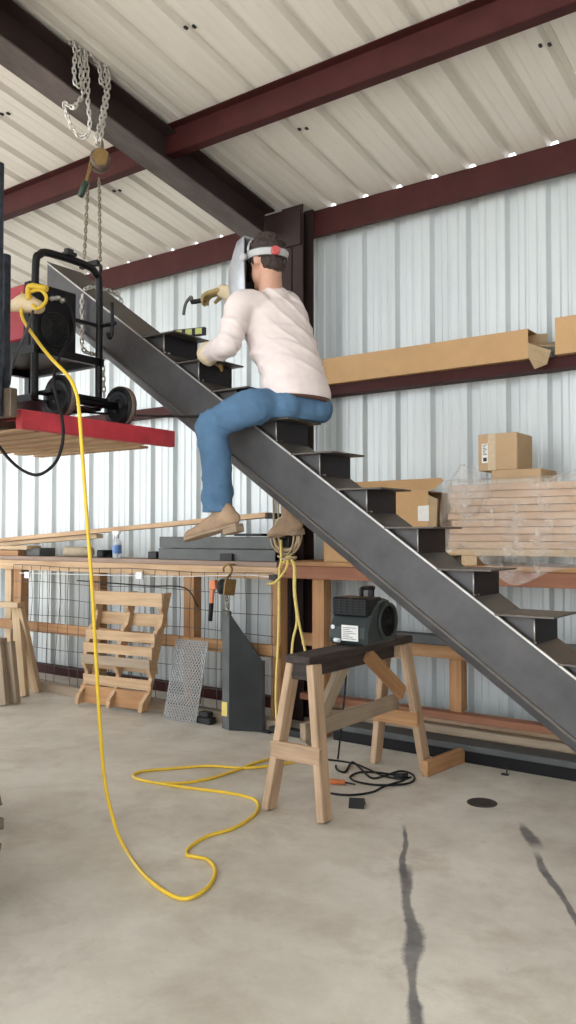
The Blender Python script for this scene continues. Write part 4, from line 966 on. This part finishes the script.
# ================================================================== BIG SAWHORSE AND BLOWER
sw = thing('sawhorse', 'worn wooden sawhorse with dark-stained top standing under the stair', 'sawhorse', (-2.43, 3.93, 0))
ZT = .795; YA, YZ = 3.46, 4.42; XC = -2.425
b = MB(); b.box(XC - .075, XC + .075, YA - .06, YZ + .08, ZT - .04, ZT); b.build('top_plank', M_STAIN, sw, .005)
b = MB(); b.box(XC - .055, XC + .055, YA - .03, YA + .05, ZT - .125, ZT - .041); b.build('end_block', M_STAIN, sw, .004)
b = MB(); b.box(XC - .055, XC + .055, YZ - .05, YZ + .03, ZT - .125, ZT - .041); b.build('end_block', M_SAW, sw, .004)
b = MB(); b.box(XC - .02, XC + .02, YA + .05, YZ - .05, ZT - .12, ZT - .041); b.build('under_beam', M_STAIN, sw, .004)
for y, yf in ((YA, 3.395), (YZ, 4.475)):
    for s_, xf in ((-1, -2.595), (1, -2.255)):
        b = MB(); b.bar((xf, yf, .008), (XC + s_ * .062, y, ZT - .045), .085, .040, (1, 0, 0)); b.build('leg', M_SAW, sw, .004)
for y, m_ in ((3.425, M_SAW), (4.455, M_OAK)):
    b = MB(); b.bar((XC - .15, y - .034, .315), (XC + .15, y - .034, .315), .03, .09); b.build('end_brace', m_, sw, .004)
b = MB(); b.bar((XC - .0, 3.45, .405), (XC - .0, 4.43, .405), .036, .085); b.build('long_rail', M_GREYW, sw, .004)
b = MB(); b.bar((XC - .01, 3.52, .33), (XC - .01, 3.86, .70), .036, .085, (0, 1, 0)); b.build('diagonal_brace', M_GREYW, sw, .004)
b = MB(); b.bar((XC + .06, 4.40, .46), (XC + .03, 4.03, .735), .03, .085, (0, 0, 1)); b.build('diagonal_brace', M_OAK, sw, .004)
# blower
BX, BY = -2.415, 4.03
fn = thing('air_mover', 'dark green blower fan with black grille sitting on the sawhorse', 'blower', (BX, BY, ZT))
def bl(x, y, z): return V((BX + x, BY + y, ZT + z))
# snail housing profile in the (y, z) plane; outlet faces the camera side (-y)
pf = [(-.165, .0), (.165, .0), (.175, .06), (.165, .13), (.14, .19), (.09, .235), (.03, .25), (-.04, .24), (-.09, .20), (-.135, .15), (-.17, .10), (-.175, .04)]
b = MB(); b.prism([bl(-.125, y, z + .004) for y, z in pf], (.25, 0, 0)); hs = b.build('housing', M_FAN, fn, .016)
b = MB(); c = bl(.126, .05, .125)
b.lathe(c, (1, 0, 0), [(.105, 0), (.105, .010), (.088, .012), (.084, .002)], 32); b.build('intake_ring', M_FAN, fn)
b = MB(); b.lathe(c + V((.001, 0, 0)), (1, 0, 0), [(.084, 0), (.084, .003), (.02, .003), (.018, .012)], 28)
for k in range(14):
    an = 2 * math.pi * k / 14; d = V((0, math.cos(an), math.sin(an))); b.tube([c + d * .02 + V((.008, 0, 0)), c + d * .086 + V((.008, 0, 0))], .0028, 5)
for r_ in (.042, .066): b.tube([c + V((.009, r_ * math.cos(2 * math.pi * k / 24), r_ * math.sin(2 * math.pi * k / 24))) for k in range(24)], .0028, 5, True, side=(1, 0, 0))
b.build('intake_grille', M_BLACK, fn)
b = MB(); g0, g1 = -.155, .01; b.box(BX - .105, BX + .115, BY + g0, BY + g1, ZT + .16, ZT + .262); b.build('outlet_frame', M_BLKPAINT, fn, .008)
b = MB()
for k in range(6): b.box(BX - .10, BX + .11, BY + g0 - .006, BY + g0, ZT + .172 + k * .015, ZT + .177 + k * .015)
for k in range(6): b.box(BX - .098 + k * .04, BX - .093 + k * .04, BY + g0 - .005, BY + g0, ZT + .168, ZT + .256)
b.build('outlet_grille', M_DKSTEEL, fn)
b = MB(); b.tube(spline([bl(.0, -.02, .255), bl(.0, -.02, .295), bl(.0, .0, .305), bl(.0, .09, .305), bl(0, .115, .30)], 4), .013, 8); b.bar(bl(0, .085, .24), bl(0, .09, .30), .03, .02, (0, 1, 0)); b.build('carry_handle', M_BLKPAINT, fn)
b = MB(); b.box(BX - .03, BX + .075, BY - .1815, BY - .178, ZT + .03, ZT + .115); lb = b.build('rating_label', M_LABEL, fn)
b = MB()
for k in range(7): b.box(BX - .022, BX + .062 - .02 * (k % 3), BY - .1824, BY - .1816, ZT + .040 + k * .010, ZT + .0425 + k * .010)
k_ = b.build('label_print', M_INK, lb); k_.matrix_parent_inverse = Matrix.Identity(4)
b = MB(); b.cyl(bl(-.075, -.18, .03), bl(-.04, -.186, .03), .012, 10); b.cyl(bl(-.09, -.17, .10), bl(-.09, -.178, .10), .012, 12); b.build('switch', M_WHITE, fn)
b = MB(); cz = .007
pts = [bl(-.10, -.02, .03), bl(-.135, -.03, .025), bl(-.135, -.05, -.05), atX(346, 668, -2.55), atX(344, 700, -2.55), atX(341, 730, -2.56)]
gp2 = [(338, 758), (336, 768), (345, 772), (352, 762), (362, 770), (372, 778), (384, 776), (400, 771), (412, 774), (414, 780), (404, 784), (380, 785), (358, 782), (350, 777), (362, 772), (390, 774), (405, 779), (385, 786), (372, 792), (350, 795), (330, 793), (322, 789)]
b.tube(spline(pts + [atZ(x, y, cz) for x, y in gp2], 6), .006, 7)
tag(b.build('power_cord', M_BLACK), 'black power cord falling from the blower and coiled on the floor', 'cord')
b = MB(); b.tube(spline([atZ(x, y, .007) for x, y in ((322, 759), (340, 761), (356, 764), (368, 769), (384, 776), (402, 779), (411, 777))], 5), .0055, 7); b.tube([atZ(394, 776, .016), atZ(408, 776, .016)], .016, 8)
tag(b.build('black_lead', M_BLACK), 'second black lead with plug lying under the sawhorse', 'cord')
# orange-handled tool, angle scrap, drain, small offcuts
a, e = atZ(325, 781, .015), atZ(345, 782.5, .014)
tl = thing('orange_tool', 'orange-handled tool lying on the floor under the sawhorse', 'tool', a)
b = MB(); b.tube([a, a * .6 + e * .4, e], [.010, .015, .013], 10); b.build('tool_handle', M_ORANGE, tl)
d = (e - a).normalized(); b = MB(); b.tube([e, e + d * .06 + V((0, 0, -.006))], [.006, .004], 8); b.build('tool_blade', M_DKSTEEL, tl)
p = atZ(357, 806); b = MB(); d = V((.9, .44, 0)).normalized(); s_ = V((-.44, .9, 0)).normalized()
b.prism([p - s_ * .045 + d * -.04, p + V((0, 0, .042)) - d * .04, p + s_ * .045 - d * .04, p + s_ * .036 - d * .04, p + V((0, 0, .033)) - d * .04, p - s_ * .036 - d * .04], d * .08)
tag(b.build('angle_iron_scrap', M_DKSTEEL), 'small piece of angle iron standing tent-wise on the floor', 'steel offcut')
p = atZ(482, 803); b = MB(); b.lathe((p.x, p.y, 0), UP, [(.0, -.004), (.078, -.004), (.078, .003), (.074, .005), (.066, .002), (.02, .002), (.012, .004), (.0, .004)], 32)
tag(b.build('drain_cover', M_DRAIN), 'round rusty cover set in the concrete floor', 'floor drain')
p0, p1 = atZ(425, 777) , atZ(459, 764); b = MB(); b.bar(V((p0.x, p0.y, .046)), V((p1.x, p1.y + .05, .046)), .038, .09)
tag(b.build('timber_offcut', M_OAK, None, .003), 'orange timber offcut on edge at the far right foot of the sawhorse', 'plank')
p = atZ(505, 775); b = MB(); b.box(p.x - .02, p.x + .02, p.y - .012, p.y + .012, 0, .008); b.tube([(p.x + .01, p.y, .0), (p.x + .012, p.y, .045)], .004, 6); tag(b.build('bolt', M_DKSTEEL), 'tiny bolt and washer on the floor near the long steel channel', 'bolt')
b = MB(); p = atZ(257, 731); b.box(p.x - .08, p.x + .12, p.y - .02, p.y + .02, 0, .014); tag(b.build('steel_strip', M_DKSTEEL), 'short dark steel strip on the floor by the channel offcut', 'steel bar')

# ================================================================== RIGHT RACK, LUMBER AND CARTONS
RX0 = -3.52
rk = thing('lumber_rack', 'timber rack along the wall right of the column holding stacked lumber', 'rack', (-1.0, 5.1, 0))
RS = 1.215
b = MB(); b.box(RX0, 3.0, 4.73, 5.40, RS - .03, RS); b.build('rack_shelf', M_OAK, rk, .003)
b = MB(); b.box(RX0, 3.0, 4.745, 4.785, RS - .12, RS - .031); b.build('front_rail', M_REDW, rk, .003)
b = MB(); b.box(RX0, 3.0, 4.99, 5.03, .595, .685); b.build('middle_rail', M_OAK, rk, .003)
b = MB(); b.box(RX0, 3.0, 4.97, 5.06, .205, .25); b.build('bottom_rail', M_REDW, rk, .003)
for px, w, mm, yy in ((318, .10, M_OAK, 4.79), (455, .085, M_OAK, 5.031), (640, .09, M_OAK, 5.031)):
    x = atY(px, 650, yy).x; b = MB(); b.box(x - w / 2, x + w / 2, yy, yy + .09, 0.0 if px == 318 else .2505, RS - .03); b.build('post', mm, rk, .003)
for x in (-3.4, -1.95, -.4, 1.2, 2.8): b = MB(); b.box(x - .045, x + .045, 4.79, 5.38, RS - .12, RS - .031); b.build('cross_bearer', M_PINE, rk, .003)
x0 = atY(322, 645, 4.93).x; b = MB(); b.box(x0, 2.2, 4.90, 4.985, .69, .755); tag(b.build('steel_tube', M_GREYST, None, .006), 'long grey steel tube resting along the middle rail of the rack', 'steel tube')
bx_ = MB();
for x in (-3.3, -2.0, -.6, .8, 2.1): bx_.box(x - .03, x + .03, 4.90, 5.05, .66, .689)
bx_.build('tube_rest', M_OAK, rk)
# stock on the floor at the foot of the wall
def floorbar(x0, x1, y0, y1, z0, z1, m, name, label, cat, grp=None):
    b = MB(); b.box(x0, x1, y0, y1, z0, z1); return tag(b.build(name, m, None, .004), label, cat, grp)
floorbar(-3.12, 2.6, 4.80, 4.86, 0.0, .075, M_BLKPAINT, 'steel_bar_stock', 'long black steel bar nearest the sawhorse on the floor by the rack', 'steel bar')
floorbar(-3.1, 2.7, 4.78, 4.95, .0755, .115, M_GREYST, 'flat_steel_channel', 'long flat grey steel channel lying on the black bar on the floor', 'steel channel')
floorbar(-3.30, 2.6, 4.98, 5.22, 0.0, .05, M_DKSTEEL, 'steel_bar_stock', 'long dark flat bar on the floor under the weathered planks', 'steel bar')
floorbar(-3.35, 2.5, 4.98, 5.24, .051, .10, M_GREYW, 'floor_plank', 'lower long weathered plank on the floor under the rack', 'plank')
floorbar(-3.45, 2.5, 5.0, 5.26, .101, .155, M_GREYW, 'floor_plank', 'upper long weathered plank on the floor under the rack', 'plank')
floorbar(-3.42, 2.4, 5.07, 5.28, .156, .204, M_SAW, 'floor_plank', 'thin pale plank topping the pile on the floor under the rack', 'plank')
b = MB(); b.box(-3.60, -3.30, 4.70, 4.78, 0, .045); tag(b.build('dark_offcut', M_DKSTEEL, None, .006), 'dark steel offcut on the floor behind the near legs of the sawhorse', 'steel offcut')
# stack of trim boards
ORD = ['lowest', 'second lowest', 'third lowest', 'fourth lowest', 'fifth lowest', 'sixth lowest', 'seventh lowest', 'third from the top', 'second from the top', 'topmost']
zb = RS + .06
for x in (-2.1, -1.2, -.2, .9):
    b = MB(); b.box(x - .05, x + .05, 4.76, 5.2, RS, zb - .001)
    tag(b.build('stack_spacer', M_PINE_L), 'short timber spacer between the rack shelf and the lumber stack', 'spacer', 'spacers under the lumber stack')
xl = atY(447, 520, 4.76).x
for i in range(10):
    h = .0415; off = (.012 * math.sin(i * 2.1), .006 * math.cos(i * 3.3)); lo = .05 if i < 2 else 0
    b = MB(); b.box(xl + off[0] + (0.02 if i > 1 else -.0), 2.3 + off[0], 4.755 + off[1] - (.012 if i == 0 else 0), 5.19 + off[1], zb + i * .0435, zb + i * .0435 + h)
    tag(b.build('trim_board', M_PINE_L if i == 0 else M_STACK, None, .004), ORD[i] + ' board of the pinkish lumber stack on the right rack', 'board', 'boards in the lumber stack')
ztop = zb + 10 * .0435
def carton(name, label, x0, x1, y0, y1, z0, z1, m=M_CARD2, flaps=False):
    t = thing(name, label, 'box', ((x0 + x1) / 2, (y0 + y1) / 2, z0)); b = MB(); b.box(x0, x1, y0, y1, z0, z1); b.build('carton', m, t, .005); return t
fx0, fx1 = atY(491, 478, 4.86).x, atY(541, 478, 4.86).x
t = carton('flat_box', 'flat cardboard box lying on top of the lumber stack', fx0, fx1, 4.86, 5.15, ztop + .001, ztop + .088)
b = MB(); b.box(fx0 + .02, fx1 - .04, 4.858, 4.8599, ztop + .006, ztop + .028); b.build('tape', M_TAPE, t)
cz0 = ztop + .089; c0, c1 = atY(478, 452, 4.90).x, atY(517, 452, 4.90).x; cz1 = atY(500, 433, 4.9).z
t = carton('cardboard_box', 'cardboard box with vertical tape strip standing on the flat box', c0, c1, 4.90, 5.17, cz0, cz1)
tx = c0 + (c1 - c0) * .36
b = MB(); b.box(tx - .025, tx + .025, 4.898, 4.8999, cz0 + .003, cz1 - .002); b.build('tape', M_TAPE, t)
b = MB(); b.box(c0 + .025, c0 + .068, 4.8985, 4.8999, cz0 + .05, cz1 - .06); lb = b.build('shipping_label', M_LABEL, t)
b = MB()
for k in range(7): b.box(c0 + .032, c0 + .060 - .006 * (k % 3), 4.8975, 4.8984, cz0 + .10 + k * .010, cz0 + .104 + k * .010)
b.box(c0 + .035, c0 + .058, 4.8975, 4.8984, cz0 + .06, cz0 + .083); k_ = b.build('label_print', M_INK, lb); k_.matrix_parent_inverse = Matrix.Identity(4)
# long open carton left of the stack
ox0, ox1 = atY(330, 500, 4.86).x, atY(428, 510, 4.78).x
oz = RS; ot = atY(400, 491, 4.78).z
oc = thing('open_carton', 'long open cardboard carton with white label left of the lumber stack', 'box', ((ox0 + ox1) / 2, 4.95, oz))
b = MB(); tk = .006
b.box(ox0, ox1, 4.78, 4.78 + tk, oz, ot); b.box(ox0, ox1, 5.16, 5.16 + tk, oz, ot); b.box(ox0, ox1, 4.786, 5.16, oz, oz + tk); b.box(ox0, ox0 + tk, 4.786, 5.16, oz + tk, ot); b.box(ox0, ox1 - .05, 4.786, 5.16, ot - tk, ot); b.build('carton', M_CARD, oc)
b = MB(); b.prism([V((ox0, 4.778, ot)), V((ox1 + .04, 4.778, ot)), V((ox1 + .10, 4.80, ot + .055)), V((ox1 + .06, 4.84, ot + .075)), V((ox0, 4.84, ot + .07))], (0, .006, .004)); b.build('top_flap', M_CARD, oc)
b = MB(); b.prism([V((ox1, 4.78, oz + .02)), V((ox1, 4.78, ot - .03)), V((ox1 + .075, 4.76, ot - .06)), V((ox1 + .06, 4.75, oz + .0))], (.003, .006, 0)); b.prism([V((ox1, 4.9, oz + .004)), V((ox1, 5.1, oz + .004)), V((ox1 + .10, 5.06, oz + .05)), V((ox1 + .09, 4.92, oz + .04))], (0, 0, .005)); b.build('end_flap', M_CARDIN, oc)
l0, l1 = atY(418, 514, 4.778), atY(431, 521, 4.778); b = MB(); b.prism([V((l0.x, 4.776, l1.z)), V((l1.x, 4.776, l1.z + .0)), V((l1.x, 4.776, l0.z + .055)), V((l0.x, 4.776, l0.z + .05))], (0, .003, 0)); lb = b.build('white_label', M_LABEL, oc)
# plastic film draped over the stack
def film(name, label, fn2, nu, nv):
    vs = [fn2(i / (nu - 1), j / (nv - 1)) for i in range(nu) for j in range(nv)]
    fs = [(i * nv + j, i * nv + j + 1, (i + 1) * nv + j + 1, (i + 1) * nv + j) for i in range(nu - 1) for j in range(nv - 1)]
    b = MB(); b.add(vs, fs, None, True); o = b.build(name, M_FILM); return tag(o, label, 'plastic sheet')
def wr_(x, z, a): 
    r1 = 1 - abs(noise.noise(V((x * 5, z * 4, 3)))) * 2; r2 = 1 - abs(noise.noise(V((x * 13, z * 11, 7)))) * 2
    return a * (.8 * r1 + .7 * r2)
xs0, xs1 = xl - .01, atY(576, 520, 4.72).x + .55
def sheet(u, v):
    x = xs0 + (xs1 - xs0) * u
    low = 1.26 - .20 * math.exp(-((u - .42) / .17) ** 2) + .10 * u + .05 * math.sin(u * 17)
    top = ztop + .02
    if v < .25:
        y = 5.05 - .29 * (v / .25); z = top + .006 + wr_(x, y * 2, .010); y += 0
        if u > .5: z += .10 * min(1, (u - .5) * 4) * math.sin(math.pi * min(1, v / .25) * .5)
    else:
        q = (v - .25) / .75; y = 4.735 - wr_(x, q, .022) - .018 - .02 * math.sin(u * 11 + q * 3) * q
        z = top + (.10 * min(1, max(0, u - .5) * 4)) * (1 - q) + (low - top) * q
    return (x, y, z)
film('plastic_sheet', 'clear wrinkled plastic sheet draped over the front of the lumber stack', sheet, 90, 60)
bc = atY(466, 492, 4.70)
def bulge(u, v):
    th = u * math.pi * 1.25 - R(20); ph = v * math.pi
    d = V((math.sin(ph) * math.cos(th), -math.sin(ph) * math.sin(th) * .5, math.cos(ph)))
    r_ = .135 * (1 + .24 * noise.noise(d * 2.4) + .10 * noise.noise(d * 7))
    return bc + V((d.x * r_ * .95, d.y * r_ + .02, d.z * r_ * 1.15 + .0))
film('plastic_wrap', 'crumpled puff of clear plastic at the left end of the lumber stack', bulge, 34, 30)
# cartons lying on the girt
gz0 = 2.546
def longbox(x0, x1, y0, y1, z0, z1, name, label):
    t = thing(name, label, 'box', ((x0 + x1) / 2, (y0 + y1) / 2, z0)); tk = .006
    b = MB(); b.box(x0, x1, y0, y0 + tk, z0, z1); b.box(x0, x1, y1 - tk, y1, z0, z1); b.box(x0, x1, y0 + tk, y1 - tk, z0, z0 + tk); b.box(x0, x1, y0 + tk, y1 - tk, z1 - tk, z1); b.build('carton', M_CARD, t); return t
gx1 = atY(528, 345, 5.25).x
bt_ = longbox(-3.60, gx1, 5.25, 5.42, gz0, gz0 + .195, 'long_carton', 'long cardboard carton with torn end lying on the wall girt')
b = MB(); q = V((gx1, 5.25, gz0))
b.prism([q + V((0, .0, .10)), q + V((0, .0, .01)), q + V((.06, -.05, -.085)), q + V((.13, -.03, -.06)), q + V((.15, -.01, .03))], (.004, .006, .004)); b.build('torn_flap', M_CARDIN, bt_)
b = MB(); b.prism([q + V((0, .02, .09)), q + V((.0, .15, .10)), q + V((.19, .14, .12)), q + V((.21, .03, .055)), q + V((.10, .0, .065))], (0, 0, .006)); b.build('torn_flap', M_CARDIN, bt_)
b = MB(); b.prism([q + V((0, .16, .10)), q + V((0, .16, .19)), q + V((.07, .16, .185)), q + V((.07, .16, .12))], (0, .005, 0)); b.build('torn_flap', M_CARDIN, bt_)
hx0 = atY(555, 340, 5.24).x
longbox(hx0, 1.9, 5.24, 5.42, gz0, gz0 + .235, 'long_carton', 'taller cardboard carton on the wall girt at the right edge')

# rope coil and yellow leads hanging at the column
rc = atY(289, 527, 4.66)
b = MB()
for k in range(9):
    rr_, hh = .085 + .012 * (k % 4), .16 + .018 * (k % 5); cx = rc + V((random.uniform(-.015, .015), -.008 * k, random.uniform(-.02, .01)))
    ring = [cx + V((rr_ * math.sin(2 * math.pi * j / 22), .012 * math.sin(4 * math.pi * j / 22 + k), -.02 - hh * math.cos(2 * math.pi * j / 22) * .62 - .03)) for j in range(22)]
    b.tube(ring, .0065, 6, True)
for px in (273, 278): b.tube(spline([atY(px, 490, 4.64), atY(px + .5, 515, 4.64), atY(px + 1, 540, 4.63), atY(px + 6, 553, 4.63)], 4), .0065, 6)
b.tube(spline([atY(278, 556, 4.60), atY(285, 559, 4.57), atY(296, 557, 4.60), atY(290, 561, 4.62), atY(281, 558, 4.62)], 4), .008, 6)
b.tube([rc + V((0, .0, .12)), rc + V((0, .09, .12))], .008, 6)
tag(b.build('rope_coil', M_ROPE), 'coil of tan rope hanging at the end of the bench below the stair', 'rope')
b = MB()
for path in ([(288, 556), (281, 566), (279, 580), (279, 610), (278, 645), (276, 690), (277, 730)], [(290, 556), (294, 567), (294, 590), (297, 620), (293, 640), (291, 665), (290, 690)], [(290, 556), (295, 568), (295, 592), (299, 622), (304, 645), (306, 655)],
             [(288, 556), (287, 566), (282, 575), (274, 583), (267, 584)], [(281, 540), (281, 560), (279, 570)]):
    b.tube(spline([atY(x, y, 4.60 - .02 * i) for i, (x, y) in enumerate(path)], 5), .009, 7)
tag(b.build('hanging_cord', M_YEL2), 'pale yellow extension cord hanging in strands below the rope coil', 'cord')
p = atY(275, 577, 4.62); b = MB(); b.box(p.x - .04, p.x + .03, p.y - .02, p.y + .02, p.z - .02, p.z + .015); b.box(p.x - .0, p.x + .03, p.y - .022, p.y - .02, p.z - .03, p.z + .02); b.tube([p, p + V((0, .12, .02))], .006, 6)
tag(b.build('cord_plug', M_BLKPAINT, None, .005), 'small black plug hanging on the bench rail by the yellow cords', 'plug')
